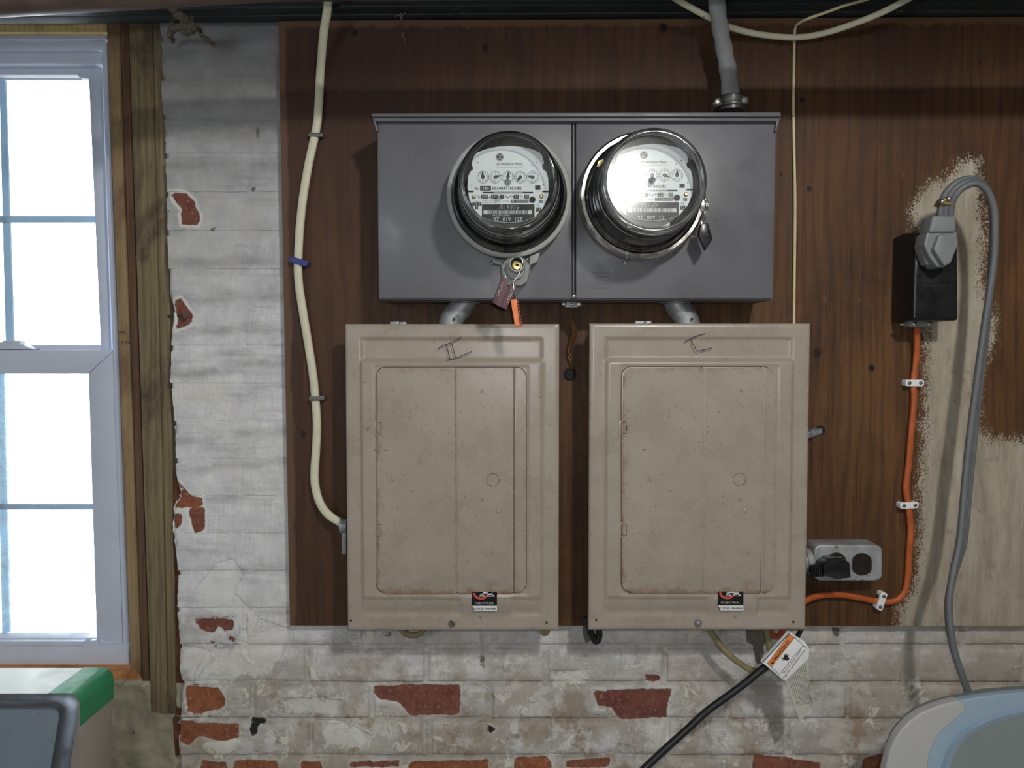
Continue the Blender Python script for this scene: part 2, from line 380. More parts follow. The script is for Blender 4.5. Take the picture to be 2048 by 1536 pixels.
M = {}
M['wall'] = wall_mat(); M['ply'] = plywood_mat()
M['panel'] = panel_mat('greige enamel'); M['door'] = panel_mat('greige enamel door', True)
M['cement'] = mat('cement', A(132, 128, 112), 0.92, var=0.35, vscale=18, bmp=0.8, bscale=90, dirt=A(84, 80, 70), dscale=40, dth=0.6, spec=0.2)
M['crumb'] = mat('crumbling brick', A(88, 58, 42), 0.95, var=0.5, vscale=40, bmp=1.0, bscale=120, dirt=A(70, 52, 44), dscale=60, dth=0.55, spec=0.1)
M['room'] = mat('room plaster', A(140, 138, 132), 0.9, var=0.2, vscale=4)
M['floor'] = mat('concrete floor', A(110, 108, 104), 0.85, var=0.3, vscale=6)
M['joist'] = mat('ceiling boards', A(88, 87, 86), 0.85, var=0.3, vscale=8)
M['box'] = mat('grey enamel', A(80, 80, 84), 0.40, var=0.10, vscale=12, bmp=0.10, bscale=500, dirt=A(112, 110, 108), dscale=70, dth=0.685, spec=0.5)
M['boxdark'] = mat('grey enamel lid', A(74, 74, 78), 0.42, var=0.10, vscale=12, bmp=0.1, bscale=400, spec=0.5)
M['gap'] = mat('dark gap', (0.012, 0.012, 0.013, 1), 0.8, var=0.2)
M['ringgrey'] = mat('grey painted ring', A(122, 124, 122), 0.5, var=0.15, vscale=40)
M['steel'] = mat('bright steel', (0.62, 0.61, 0.58, 1), 0.26, 1.0, var=0.2, vscale=50, rvar=0.1)
M['galv'] = mat('galvanised steel', (0.36, 0.37, 0.38, 1), 0.5, 0.55, var=0.4, vscale=90, dirt=(0.12, 0.11, 0.1, 1), dscale=50, dth=0.64)
M['castbox'] = mat('zinc box', A(138, 142, 142), 0.45, 0.35, var=0.3, vscale=40, dirt=A(84, 76, 66), dscale=30, dth=0.6)
M['olddark'] = mat('tarnished zinc', (0.10, 0.10, 0.095, 1), 0.45, 0.7, var=0.4, vscale=60)
M['black'] = mat('black plastic', (0.010, 0.010, 0.011, 1), 0.32, var=0.3, vscale=30)
M['blackr'] = mat('black rubber', (0.012, 0.012, 0.013, 1), 0.5, var=0.3, vscale=40)
M['base'] = mat('black meter base', (0.03, 0.031, 0.036, 1), 0.25, 0.2, var=0.2)
M['reg'] = mat('register frame', (0.07, 0.07, 0.075, 1), 0.35, 0.3, var=0.3, vscale=60)
M['face'] = mat('white dial plate', A(190, 195, 199), 0.55, var=0.05, vscale=20)
M['ink'] = mat('black print', (0.02, 0.02, 0.022, 1), 0.6, var=0.1)
M['inkgrey'] = mat('grey print', (0.16, 0.16, 0.17, 1), 0.6, var=0.1)
M['white'] = mat('white print', (0.75, 0.75, 0.74, 1), 0.6, var=0.05)
M['glass'] = clear_glass('meter glass', (0.97, 0.98, 0.98, 1), 0.02, 1.5, haze=0.03, gain=1.1)
M['glassdusty'] = clear_glass('dusty meter glass', (0.97, 0.98, 0.98, 1), 0.15, 1.5, haze=0.05, gain=0.30)
M['glassrim'] = clear_glass('thick glass rim', (0.80, 0.82, 0.84, 1), 0.12, 1.5, haze=0.25, gain=4.0)
M['glassrimdark'] = clear_glass('clear glass rim', (0.84, 0.86, 0.88, 1), 0.06, 1.5, haze=0.06, gain=1.8)
M['glasside'] = clear_glass('meter glass side', (0.74, 0.76, 0.78, 1), 0.09, 1.55, haze=0.05, gain=2.3)
M['pane'] = clear_glass('window glass', (0.97, 1.0, 0.99, 1), 0.0, 1.45)
M['panedirty'] = clear_glass('dusty window glass', (0.97, 1.0, 0.99, 1), 0.0, 1.45, haze=0.5)
M['brass'] = mat('brass', (0.62, 0.50, 0.22, 1), 0.35, 1.0, var=0.3, vscale=200)
M['maroon'] = mat('maroon plastic tag', A(74, 40, 46), 0.45, var=0.15)
M['orangep'] = mat('orange plastic', A(206, 104, 52), 0.4, var=0.15, vscale=60)
M['orange'] = mat('orange cable sheath', A(150, 74, 36), 0.42, var=0.28, vscale=45, dirt=A(96, 48, 26), dscale=60, dth=0.64)
M['cream'] = mat('cream cable sheath', A(176, 173, 152), 0.5, var=0.10, vscale=40, dirt=A(120, 108, 84), dscale=55, dth=0.63)
M['thincream'] = mat('cream wire', A(176, 166, 132), 0.5, var=0.15, vscale=40)
M['olive'] = mat('old tan cable', A(112, 102, 74), 0.6, var=0.25, vscale=40)
M['sec'] = mat('grey service cable', A(118, 120, 120), 0.55, var=0.2, vscale=40, bmp=0.25, bscale=60, dirt=A(88, 88, 86), dscale=25, dth=0.63)
M['cord'] = mat('grey cord', A(84, 86, 88), 0.45, var=0.12, vscale=30)
M['plug'] = mat('grey plug', A(104, 106, 108), 0.45, var=0.1, vscale=30)
M['blue'] = mat('blue plastic', A(40, 48, 110), 0.45, var=0.15)
M['staple'] = mat('steel staple', (0.2, 0.19, 0.18, 1), 0.5, 0.6, var=0.3)
M['whitep'] = mat('white plastic', A(210, 206, 196), 0.5, var=0.08, vscale=50)
M['bronze'] = mat('bare bronze wire', A(92, 66, 42), 0.5, 0.4, var=0.4, vscale=90)
M['brownrec'] = mat('brown bakelite', (0.022, 0.014, 0.010, 1), 0.35, var=0.3)
M['beam'] = mat('dark painted steel', A(40, 44, 46), 0.6, var=0.35, vscale=14, bmp=0.3, bscale=80, dirt=A(84, 86, 86), dscale=30, dth=0.66, spec=0.35)
M['pipe'] = mat('brown iron pipe', A(74, 60, 54), 0.5, 0.2, var=0.35, vscale=20, dirt=A(128, 118, 108), dscale=70, dth=0.66)
M['web'] = mat('dusty cobweb', A(94, 86, 74), 0.95, var=0.4, vscale=120, spec=0.1)
M['vinyl'] = mat('white vinyl', A(164, 170, 184), 0.45, var=0.06, vscale=12, dirt=A(120, 108, 98), dscale=80, dth=0.72)
M['mintvinyl'] = mat('pale outer vinyl', A(206, 226, 214), 0.5, var=0.05)
def muntin_mat():
    m, nt, b, co = new_mat('pale grille bar'); nt.nodes.remove(b)
    tl = nd(nt, 'ShaderNodeBsdfTranslucent', None, Color=(0.17, 0.22, 0.26, 1)).outputs[0]; df = nd(nt, 'ShaderNodeBsdfDiffuse', None, Color=(0.3, 0.36, 0.42, 1)).outputs[0]
    nt.links.new(nd(nt, 'ShaderNodeAddShader', None, i0=tl, i1=df).outputs[0], nt.nodes['Material Output'].inputs[0]); return m
M['muntin'] = muntin_mat()
M['tan'] = wood_mat('tan lumber', A(112, 94, 68), A(138, 118, 88), A(92, 70, 54), (60, 60, 4), 0.7, 0.5)
M['darkwood'] = wood_mat('reddish dark lumber', A(66, 48, 38), A(98, 74, 56), A(50, 36, 30), (120, 120, 4), 0.6)
M['post'] = wood_mat('treated lumber', A(84, 74, 56), A(120, 108, 82), A(54, 46, 40), (140, 140, 6), 0.8, 0.52)
M['palepine'] = wood_mat('pale pine', A(176, 146, 102), A(206, 178, 132), A(140, 108, 74), (8, 60, 60), 0.5)
M['pine'] = wood_mat('orange pine', A(150, 98, 58), A(184, 132, 88), A(98, 70, 46), (8, 60, 60), 0.6)
M['washgrey'] = mat('washer side', A(140, 134, 126), 0.5, var=0.06)
M['washpanel'] = mat('slate console panel', A(92, 103, 112), 0.4, var=0.05, bmp=0.05)
M['chrome'] = mat('dark satin chrome', (0.17, 0.19, 0.22, 1), 0.30, 0.75, var=0.15, vscale=20)
M['green'] = mat('green film', A(48, 122, 86), 0.45, var=0.08)
M['dryblue'] = mat('pale blue console', A(116, 134, 148), 0.45, var=0.06)
M['drycap'] = mat('warm grey cap', A(140, 140, 138), 0.5, var=0.05)
M['drygrey'] = mat('grey console panel', A(98, 106, 106), 0.5, var=0.06)
M['warn'] = mat('warning orange', A(200, 112, 56), 0.5, var=0.08)
M['tagwhite'] = mat('glossy white tag', A(196, 196, 194), 0.35, var=0.05)
M['tagback'] = mat('dull white tag', A(160, 156, 146), 0.5, var=0.08)
M['red'] = mat('red print', A(170, 70, 56), 0.5, var=0.1)
M['rustline'] = mat('rusty seam', A(62, 46, 34), 0.8, var=0.35, vscale=120)
M['redcap'] = mat('rust red fitting', A(132, 62, 40), 0.6, var=0.3, vscale=60)
M['applwhite'] = mat('appliance enamel', A(190, 190, 188), 0.4, var=0.04)

# ------------------------------------------------------------------ room shell
def sd_poly(px, pz, poly):
    """Signed distance in the polygon's own units (positive inside)."""
    x, z = px, pz; n = len(poly); d = np.full(x.shape, 1e9); ins = np.zeros(x.shape, bool)
    for i in range(n):
        ax, az = poly[i]; bx, bz = poly[(i+1) % n]; ex, ez = bx-ax, bz-az
        t = np.clip(((x-ax)*ex+(z-az)*ez)/(ex*ex+ez*ez+1e-12), 0, 1)
        d = np.minimum(d, np.hypot(x-ax-t*ex, z-az-t*ez))
        c = ((az > z) != (bz > z)) & (x < (bx-ax)*(z-az)/((bz-az) if bz != az else 1e-9)+ax); ins ^= c
    return np.where(ins, d, -d)
def vnoise(x, z, s, seed=0, octaves=3):
    return np.array([mnoise.fractal(Vector((a*s+seed, b*s-seed*1.7, seed)), 1.0, 2.0, octaves) for a, b in zip(x.ravel(), z.ravel())]).reshape(x.shape)

PATCH = [  # flaked places in pixels: polygon, tone (0 maroon, 1 orange, -1 tar)
 ([(338, 384), (372, 386), (388, 402), (400, 436), (396, 450), (364, 448), (360, 430), (366, 420), (350, 402)], 0.0),
 ([(347, 600), (362, 597), (384, 628), (384, 646), (360, 656), (352, 660), (356, 636), (352, 620)], 0.1),
 ([(350, 958), (366, 972), (378, 990), (404, 998), (408, 1014), (346, 1016), (360, 996), (362, 980)], 0.85),
 ([(376, 1014), (410, 1018), (410, 1062), (388, 1066), (380, 1036)], 0.25), ([(346, 1026), (364, 1030), (362, 1048), (350, 1062)], 0.4),
 ([(386, 1236), (466, 1238), (470, 1256), (448, 1264), (440, 1250), (428, 1266), (400, 1258)], 0.1),
 ([(452, 1268), (470, 1276), (468, 1286), (456, 1278)], 0.1), ([(421, 1280), (434, 1288), (432, 1296), (422, 1290)], 0.1),
 ([(370, 1372), (438, 1376), (452, 1396), (450, 1414), (400, 1428), (376, 1424)], 1.0),
 ([(356, 1440), (400, 1446), (478, 1446), (480, 1474), (436, 1482), (400, 1468), (380, 1490), (360, 1480)], 0.75),
 ([(748, 1372), (918, 1370), (921, 1390), (918, 1430), (820, 1432), (800, 1406), (760, 1398), (746, 1388)], 0.15),
 ([(1186, 1378), (1216, 1382), (1250, 1378), (1344, 1378), (1336, 1402), (1332, 1436), (1240, 1440), (1222, 1416), (1194, 1408)], 0.0),
 ([(1290, 1348), (1322, 1352), (1316, 1366), (1292, 1362)], 0.05),
 ([(404, 1520), (452, 1524), (460, 1550), (400, 1550)], 0.55), ([(470, 1520), (555, 1522), (558, 1550), (464, 1550)], 1.0),
 ([(604, 1522), (640, 1524), (650, 1550), (600, 1550)], 0.85), ([(820, 1522), (976, 1520), (978, 1550), (815, 1550)], 1.0),
 ([(1030, 1516), (1094, 1514), (1104, 1526), (1102, 1550), (1026, 1550)], 1.0), ([(1130, 1522), (1220, 1516), (1216, 1535), (1132, 1535)], 0.5),
 ([(700, 1524), (800, 1520), (800, 1532), (700, 1534)], 0.4),
 ([(504, 1436), (530, 1436), (534, 1448), (518, 1446), (516, 1466), (506, 1470), (500, 1458)], -1.0), ([(976, 1450), (992, 1454), (984, 1466), (974, 1460)], -1.0),
 ([(1510, 1510), (1560, 1515), (1640, 1524), (1640, 1545), (1500, 1545)], 0.4), ([(1725, 1520), (1770, 1505), (1775, 1550), (1720, 1550)], 0.6),
 ([(1490, 1250), (1545, 1250), (1530, 1290), (1522, 1330), (1510, 1322), (1506, 1290), (1492, 1282)], 2.0), ([(1164, 1240), (1186, 1250), (1182, 1280), (1172, 1290), (1166, 1266)], 2.0),
 ([(766, 1262), (786, 1262), (782, 1272), (770, 1270)], 2.0), ([(962, 1306), (970, 1312), (968, 1336), (960, 1330)], 2.0), ([(1660, 1250), (1680, 1256), (1674, 1274), (1664, 1270)], 2.0),
 ([(500, 374), (512, 374), (508, 384), (502, 384)], 2.0), ([(420, 456), (432, 452), (428, 462), (420, 462)], 2.0), ([(514, 250), (520, 262), (516, 282), (512, 268)], 2.0),
 ([(392, 1176), (436, 1122), (470, 1118), (486, 1146), (470, 1186), (520, 1236), (582, 1256), (566, 1310), (540, 1350), (470, 1362), (388, 1368), (362, 1340), (364, 1290), (420, 1300), (470, 1292), (480, 1262), (474, 1232), (400, 1228)], 3.0),
 ([(1036, 1440), (1100, 1430), (1106, 1470), (1082, 1502), (1050, 1498), (1040, 1470)], 4.0), ([(934, 1452), (972, 1440), (972, 1486), (946, 1490)], 4.0), ([(1160, 1420), (1200, 1430), (1192, 1470), (1166, 1466)], 4.0),
 ([(1096, 1340), (1180, 1338), (1176, 1372), (1110, 1374)], 3.0), ([(640, 1440), (700, 1444), (742, 1470), (730, 1500), (650, 1494)], 3.0), ([(560, 1396), (640, 1392), (690, 1400), (684, 1428), (570, 1430)], 3.0)]
PATCHW = [([(P(u, v).x, P(u, v).z) for u, v in poly], t) for poly, t in PATCH]
def flake_attr(x, z):
    fl = np.full(x.shape, -0.06); tn = np.zeros(x.shape)
    for poly, t in PATCHW:
        xs = [p[0] for p in poly]; zs = [p[1] for p in poly]
        if x.min() > max(xs)+0.05 or x.max() < min(xs)-0.05 or z.min() > max(zs)+0.05 or z.max() < min(zs)-0.05: continue
        d = np.maximum(sd_poly(x, z, poly), -0.06); tn = np.where(d > fl, t, tn); fl = np.maximum(fl, d)
    return fl, tn
EDGE = [(38, 318), (110, 325), (180, 322), (260, 330), (340, 332), (380, 334), (455, 334), (520, 337), (590, 338), (625, 348), (690, 343), (760, 340), (810, 347), (880, 351),
        (950, 352), (985, 362), (1012, 347), (1060, 345), (1100, 352), (1150, 357), (1210, 354), (1290, 360), (1340, 358), (1370, 366), (1430, 362), (1480, 358), (1540, 364), (1700, 364)]
EZ = np.array([P(u, v).z for v, u in EDGE])[::-1]; EX = np.array([P(u, v).x for v, u in EDGE])[::-1]
def edge_x(z): return np.interp(z, EZ, EX)

GRIME = [(P(450, v).z, s_*mpp(0)) for v, s_ in ((66, 34), (118, 16), (258, 24), (330, 12), (524, 13), (600, 10), (664, 9), (740, 12), (872, 10), (930, 8))]
def grime_attr(x, z):
    g = np.zeros(x.shape); w = 0.016*vnoise(x, z*0.4, 6, 11, 2)
    for zc, sg in GRIME: g = np.maximum(g, np.exp(-((z+w-zc)/sg)**2))
    return g*0.55
def grid_mesh(x, z, y, extra_skirt=0.0):
    """Grid surface (rows over z) with a skirt going back into the wall."""
    r, c = x.shape; vs = np.stack([x, y, z], -1).reshape(-1, 3); mb = MB(); mb.v = [tuple(p) for p in vs]
    mb.f = [(i*c+j, i*c+j+1, (i+1)*c+j+1, (i+1)*c+j) for i in range(r-1) for j in range(c-1)]
    if extra_skirt:
        loop = [j for j in range(c)]+[i*c+c-1 for i in range(1, r)]+[(r-1)*c+j for j in range(c-2, -1, -1)]+[i*c for i in range(r-2, 0, -1)]
        n = len(mb.v); mb.v += [(vs[k][0], extra_skirt, vs[k][2]) for k in loop]; m = len(loop)
        mb.f += [(loop[k], n+k, n+(k+1) % m, loop[(k+1) % m]) for k in range(m)]
        return mb, loop
    return mb, []
ZT, ZC = P(0, 30).z, 2.42
XW = P(-470, 700).x                                # far jamb of the window opening
wall = thing('wall_back', None, None, (0.6, 0.1, 0), kind='structure')
wall['label'] = 'whitewashed old brick wall with flaking paint'
# mortar bed seen in the joints, only where the wall is in view, and plain masonry behind
res = 0.006
def bed(x0, x1, z0, z1, edge):
    zs = np.arange(z0, z1+res, res); t = np.linspace(0, 1, int((x1-x0)/res)+1)
    z = np.repeat(zs[:, None], len(t), 1)
    xl = (edge_x(zs)+0.002 if edge else np.full(zs.shape, x0))[:, None]
    x = xl+(x1-xl)*t[None, :]
    soft = np.clip((z-1.02)/0.12, 0, 1)            # parged flush higher up, raked out near the foot
    y = 0.0022-0.0013*soft+0.0018*vnoise(x, z, 14, 3)
    fl, tn = flake_attr(x, z)
    mb, sk = grid_mesh(x, z, y, 0.08)
    at = lambda a: np.concatenate([a.ravel(), a.ravel()[sk]])
    return mb, {'grime': at(grime_attr(x, z)), 'flake': at(fl), 'tone': at(tn), 'joint': np.concatenate([(1-0.85*soft).ravel(), np.zeros(len(sk))])}
mbx, at = bed(P(330, 700).x, P(610, 700).x, P(0, 1260).z, ZT+0.02, True)
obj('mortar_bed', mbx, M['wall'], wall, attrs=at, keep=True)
mbx, at = bed(P(350, 1400).x, P(2120, 700).x, P(0, 1640).z, P(0, 1225).z, False)
zz = np.array([p[2] for p in mbx.v]); xx = np.array([p[0] for p in mbx.v]); ex = edge_x(zz)+0.002
mbx.v = [(max(a[0], e), a[1], a[2]) for a, e in zip(mbx.v, ex)]
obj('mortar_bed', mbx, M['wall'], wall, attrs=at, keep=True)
b = MB(); b.box(P(372, 700).x, 2.3, 0.012, 0.25, 0, ZC); b.box(-2.0, XW, 0.012, 0.25, 0, ZC)
b.box(XW, P(372, 700).x, 0.012, 0.25, P(0, 52, -0.05).z+0.04, ZC); b.box(XW, P(362, 700).x, 0.03, 0.25, 0, P(0, 1385, -0.03).z)
obj('masonry', b, M['room'], wall, smooth=False)
# bricks, one by one
COURSE = 0.0640; LEN = 0.205; J = 0.009
zj = P(0, 1440).z                                   # a bed joint seen in the photograph
def brick(x0, x1, z0, z1, seed, cut):
    nx = max(4, int((x1-x0)/0.0045)); nz = 13
    t = np.linspace(0, 1, nx); s = np.linspace(0, 1, nz)
    t = 0.5-0.5*np.cos(np.pi*t)*(0.55+0.45*np.abs(np.cos(np.pi*t))) ; s = 0.5-0.5*np.cos(np.pi*s)*(0.6+0.4*np.abs(np.cos(np.pi*s)))
    z = np.repeat((z0+(z1-z0)*s)[:, None], nx, 1)
    xl = np.full(nz, x0)
    if cut: xl = np.maximum(edge_x(z[:, 0])+0.0015*vnoise(z[:, 0], z[:, 0], 60, seed), x0)
    x = xl[:, None]+(x1-xl)[:, None]*t[None, :]
    dx = np.minimum(x-xl[:, None], x1-x); dz = np.minimum(z-z0, z1-z); dd = np.minimum(dx, dz)
    rnd = np.clip(dd/0.009, 0, 1); rnd = 1-(1-rnd)**2
    soft = np.clip((z-1.02)/0.12, 0, 1)
    hi = -0.0005-0.0018*(1-soft)+random.uniform(-0.0012, 0.0012)*(1.15-soft)
    y = (0.0024-0.0019*soft)*(1-rnd)+hi+0.0016*vnoise(x, z, 18, seed)+0.0008*vnoise(x, z, 70, seed+5, 2)
    fl, tn = flake_attr(x, z); y += np.where((tn > -0.5) & (tn < 1.5), 0.0024, 0.0004)*np.clip((fl+0.002)/0.004, 0, 1)
    mb, sk = grid_mesh(x, z, y, 0.016)
    at = lambda a: np.concatenate([a.ravel(), a.ravel()[sk]])
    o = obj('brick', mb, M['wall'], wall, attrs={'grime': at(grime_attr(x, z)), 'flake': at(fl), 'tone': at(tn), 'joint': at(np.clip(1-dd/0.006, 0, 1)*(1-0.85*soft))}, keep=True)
k0 = -2; seed = 0
BX = P(590, 700).x; ZB = P(0, 1240).z
for k in range(k0, 22):
    z0 = zj+k*COURSE+J/2; z1 = z0+COURSE-J
    if z0 > ZT+0.01: break
    right = P(2110, 700).x if z0 < ZB else BX
    off = (LEN/2 if k % 2 else 0.0)+(random.uniform(-0.02, 0.02) if k else 0)
    x = P(748, 1400).x-J/2+off-8*LEN
    e0 = float(edge_x((z0+z1)/2))
    while x < right:
        a, c = x+J/2, x+LEN-J/2; x += LEN
        if c < e0+0.03: continue
        if a < e0+0.035: a = e0-0.03
        seed += 1; brick(a, c, z0, z1, seed, a < e0+0.02)
# cement infill under the window
xs = np.linspace(P(-60, 1450, -0.03).x, P(368, 1450).x, 90); zs = np.linspace(P(0, 1640).z, P(0, 1362, -0.03).z, 60)
x, z = np.meshgrid(xs, zs); y = 0.022+0.006*vnoise(x, z, 9, 2)+0.004*vnoise(x, z, 30, 8)
mbx, sk = grid_mesh(x, z, y, 0.09)
obj('cement_patch', mbx, M['cement'], wall, keep=True, label='rough grey cement under the window')
b = MB(); b.prism([(340, 955), (372, 955), (376, 1300), (392, 1545), (352, 1560), (344, 1440), (350, 1404), (340, 1200)], -0.022, -0.07)
obj('brick_edge', b, M['crumb'], wall, bevel=0.004, label='crumbling orange brown brick edge beside the post')
b = MB(); b.box(-2.1, 2.4, -3.7, 0.25, -0.08, 0); obj('floor', b, M['floor'], kind='structure', label='concrete cellar floor')
b = MB(); b.box(-2.1, 2.4, -3.7, 0.25, ZC, ZC+0.08); cl_ = obj('ceiling', b, M['joist'], kind='structure', label='boarded cellar ceiling'); ROOT[cl_.name] = tuple(cl_.location)
for yj in (-0.64, -1.05, -2.0, -2.4, -2.8, -3.2):
    b = MB(); b.box(-2.0, 2.3, yj, yj+0.04, 2.17, ZC); obj('joist', b, M['joist'], cl_)
b = MB(); b.box(-2.1, -2.0, -3.7, 0.25, 0, ZC); obj('wall_left', b, M['room'], kind='structure', label='left cellar wall')
b = MB(); b.box(2.3, 2.4, -3.7, 0.25, 0, ZC); obj('wall_right', b, M['room'], kind='structure', label='right cellar wall')
b = MB(); b.box(-2.1, 2.4, -3.7, -3.55, 0, ZC)
obj('wall_front', b, M['room'], kind='structure', label='cellar wall behind the camera ')

# ------------------------------------------------------------------ window and its lumber
win = thing('window_1', 'white vinyl double hung window with bright panes', None, P(-150, 1335, -0.08), kind='structure')
UL = -420
b = MB()   # frame: right jamb, head, sill, left jamb
b.prism([(203, 96), (213, 80), (260, 1335), (246, 1290)], -0.07, -0.16)
b.prism([(UL, 65), (213, 65), (213, 79), (UL, 79)], -0.06, -0.16); b.prism([(UL, 78), (213, 78), (205, 100), (UL, 100)], -0.07, -0.16); b.prism([(UL, 98), (205, 98), (203, 128), (UL, 128)], -0.082, -0.16)
b.prism([(UL, 1290), (259, 1290), (259, 1336), (UL, 1336)], -0.066, -0.16); b.prism([(UL-40, 78), (UL, 78), (UL, 1336), (UL-40, 1336)], -0.07, -0.16)
obj('window_frame', b, M['vinyl'], win, bevel=0.002)
b = MB()   # upper sash
b.prism([(176, 128), (204, 128), (223, 712), (202, 712)], -0.10, -0.135); b.pbox(UL, 178, 128, 150, -0.10, -0.135)
b.prism([(150, 146), (180, 146), (180, 158), (160, 156)], -0.10, -0.12)
b.prism([(UL, 128), (UL+30, 128), (UL+30, 712), (UL, 712)], -0.10, -0.135); b.pbox(UL, 210, 690, 712, -0.101, -0.135)
obj('upper_sash', b, M['vinyl'], win, bevel=0.0015)
b = MB(); b.pbox(UL+30, 176, 149, 160, -0.118, -0.125); obj('glazing_strip', b, M['mintvinyl'], win)
b = MB()   # lower sash: mitred rails and stiles
b.prism([(UL, 700), (228, 700), (176, 747), (UL, 747)], -0.075, -0.11)
b.prism([(228.6, 700), (245, 1290), (193, 1276), (176.6, 747.5)], -0.075, -0.11)
b.prism([(UL, 1276), (193, 1276), (245, 1290), (UL, 1290)], -0.075, -0.11); b.prism([(UL, 700), (UL+45, 747), (UL+45, 1276), (UL, 1290)], -0.075, -0.11)
obj('lower_sash', b, M['vinyl'], win, bevel=0.0015)
b = MB(); b.pbox(UL+30, 166, 1283, 1293, -0.064, -0.075); b.prism([(166, 1293), (180, 1281), (192, 1281), (200, 1292)], -0.066, -0.075)
obj('glazing_bead', b, M['vinyl'], win, bevel=0.001)
b = MB(); b.pbox(UL+20, 192, 145, 700, -0.128, -0.131); obj('pane', b, M['pane'], win, smooth=False)
b = MB(); b.pbox(UL+30, 188, 740, 1285, -0.098, -0.101); obj('pane', b, M['panedirty'], win, smooth=False)
for (poly) in ([(-2, 160), (10, 160), (27, 690), (11, 690)], [(-8, 747), (8, 747), (20, 1276), (4, 1276)]):
    b = MB(); b.prism(poly, -0.122 if poly[0][1] < 500 else -0.104, -0.127 if poly[0][1] < 500 else -0.109); obj('grille_bar', b, M['muntin'], win, bevel=0.001)
for (v, w, r) in ((438, 13, 190), (1014, 11, 186)):
    Y = -0.122 if v < 600 else -0.104
    b = MB(); b.pbox(UL+30, r, v-w/2, v+w/2, Y+0.0062, Y+0.0012); obj('grille_bar', b, M['muntin'], win, bevel=0.001)
b = MB(); b.prism([(-40, 699), (-28, 690), (0, 684), (22, 684), (50, 692), (66, 699)], -0.078, -0.10); b.pbox(4, 40, 681, 688, -0.08, -0.095)
obj('sash_lock', b, M['vinyl'], win, bevel=0.0015)
def trim(n, polys, Yf, Yb, m, label, bevel=0.002):
    b = MB()
    for p in polys: b.prism(p, Yf, Yb)
    return obj('trim_%d' % n, b, M[m], kind='structure', label=label, bevel=bevel)
tb = trim(1, [[(213, 40), (239, 40), (284, 1366), (261, 1337)]], -0.045, -0.15, 'tan', 'tan stop board beside the window frame')
trim(2, [[(239.5, 36), (256, 36), (301, 1416), (285.5, 1400)]], -0.030, -0.13, 'darkwood', 'reddish brown board between the stop and the post')
trim(3, [[(256.5, 34), (304, 34), (336, 1428), (302, 1424)], [(305, 34), (330, 34), (352, 1428), (337, 1428)]], -0.018, -0.12, 'post', 'weathered treated post at the edge of the brickwork')
trim(4, [[(UL, 44), (213, 44), (213, 63), (UL, 63)], [(UL, 63), (212, 63), (212, 64), (UL, 64)]], -0.05, -0.15, 'palepine', 'tan head board over the window')
trim(5, [[(UL, 1344), (262, 1344), (286, 1368), (UL, 1368)]], -0.035, -0.16, 'pine', 'orange pine sill board under the window')
b = MB(); b.pbox(UL, 262, 1335.5, 1344, -0.0655, -0.15); obj('sill_grime', b, M['post'], win)
bs = MB(); text(bs, 'MAS', 236, 668, 15, 6, -0.0445, 3); text(bs, 'ON', 243, 689, 17, 7, -0.0445, 3)
ROOT[tb.name] = tuple(tb.location); obj('grade_stamp', bs, M['ink'], tb)
b = MB(); b.tube([P(336, 633, -0.02), P(372, 631, 0.012)], 0.0022, 8); b.lathe(P(371, 631, 0.012), [(0.004, 0.010), (0.004, 0.013)], 12)
obj('nail', b, M['olddark'], label='bent dark nail between the post and the brick edge', cat='nail')

# ------------------------------------------------------------------ beam, pipe, cobweb at the top
b = MB(); b.prism([(-480, 36), (300, 34), (700, 31), (2200, 22), (2200, -260), (-480, -260)], 0.035, 0.012)
b.prism([(-480, 21), (300, 20), (700, 15), (2200, 6), (2200, -2), (-480, 12)], 0.056, 0.012)
obj('steel_beam', b, M['beam'], label='dark painted steel beam running along the top of the wall', cat='beam', bevel=0.003)
b = MB(); b.tube([P(-420, 28, 0.28), P(0, 2, 0.28), P(560, -30, 0.28), P(1400, -34, 0.28), P(2500, -38, 0.28)], 0.019, 20)
obj('iron_pipe', b, M['pipe'], label='brown iron pipe crossing the top left corner in front of the beam', cat='pipe')
wb = MB(); random.seed(3)
def fuzz(px, r0, r1, k=7):
    p = path(px, k); n = len(p)
    p = [q+Vector((random.uniform(-1, 1), random.uniform(-1, 1), random.uniform(-1, 1)))*0.0013 for q in p]
    wb.tube(p, [(r0+(r1-r0)*i/(n-1))*random.uniform(0.55, 1.25) for i in range(n)], 7)
fuzz([(332, -25, .15), (342, 8, .13), (358, 30, .11), (382, 48, .08), (402, 66, .05), (428, 92, .02)], 0.0105, 0.0026)
fuzz([(382, 48, .08), (358, 54, .06), (340, 62, .04), (343, 78, .02), (348, 86, .012)], 0.008, 0.0025)
fuzz([(388, 54, .075), (372, 64, .06), (366, 58, .06)], 0.008, 0.004)
for i in range(160):
    q = Vector(random.choice(wb.v)); d = Vector((random.uniform(-1, 1), random.uniform(-0.6, 0.6), random.uniform(-1, 1)))*random.uniform(0.003, 0.008)
    wb.tube([q, q+d*0.5+Vector((0, 0, random.uniform(-1, 1)*0.0015)), q+d], [0.0006, 0.0004, 0.0002], 4)
obj('dust_cobweb', wb, M['web'], label='thick dusty cobweb rope hanging from the pipe onto the wall', cat='cobweb', angle=180)
wb = MB(); fuzz([(803, 28, .062), (804, 45, .05), (806, 66, .03), (810, 88, .022)], 0.0022, 0.0008); fuzz([(788, 32, .062), (803, 30, .062), (812, 26, .062)], 0.0016, 0.001)
obj('dust_cobweb', wb, M['web'], label='small grey cobweb wisp on the plywood below the beam', cat='cobweb', angle=180)

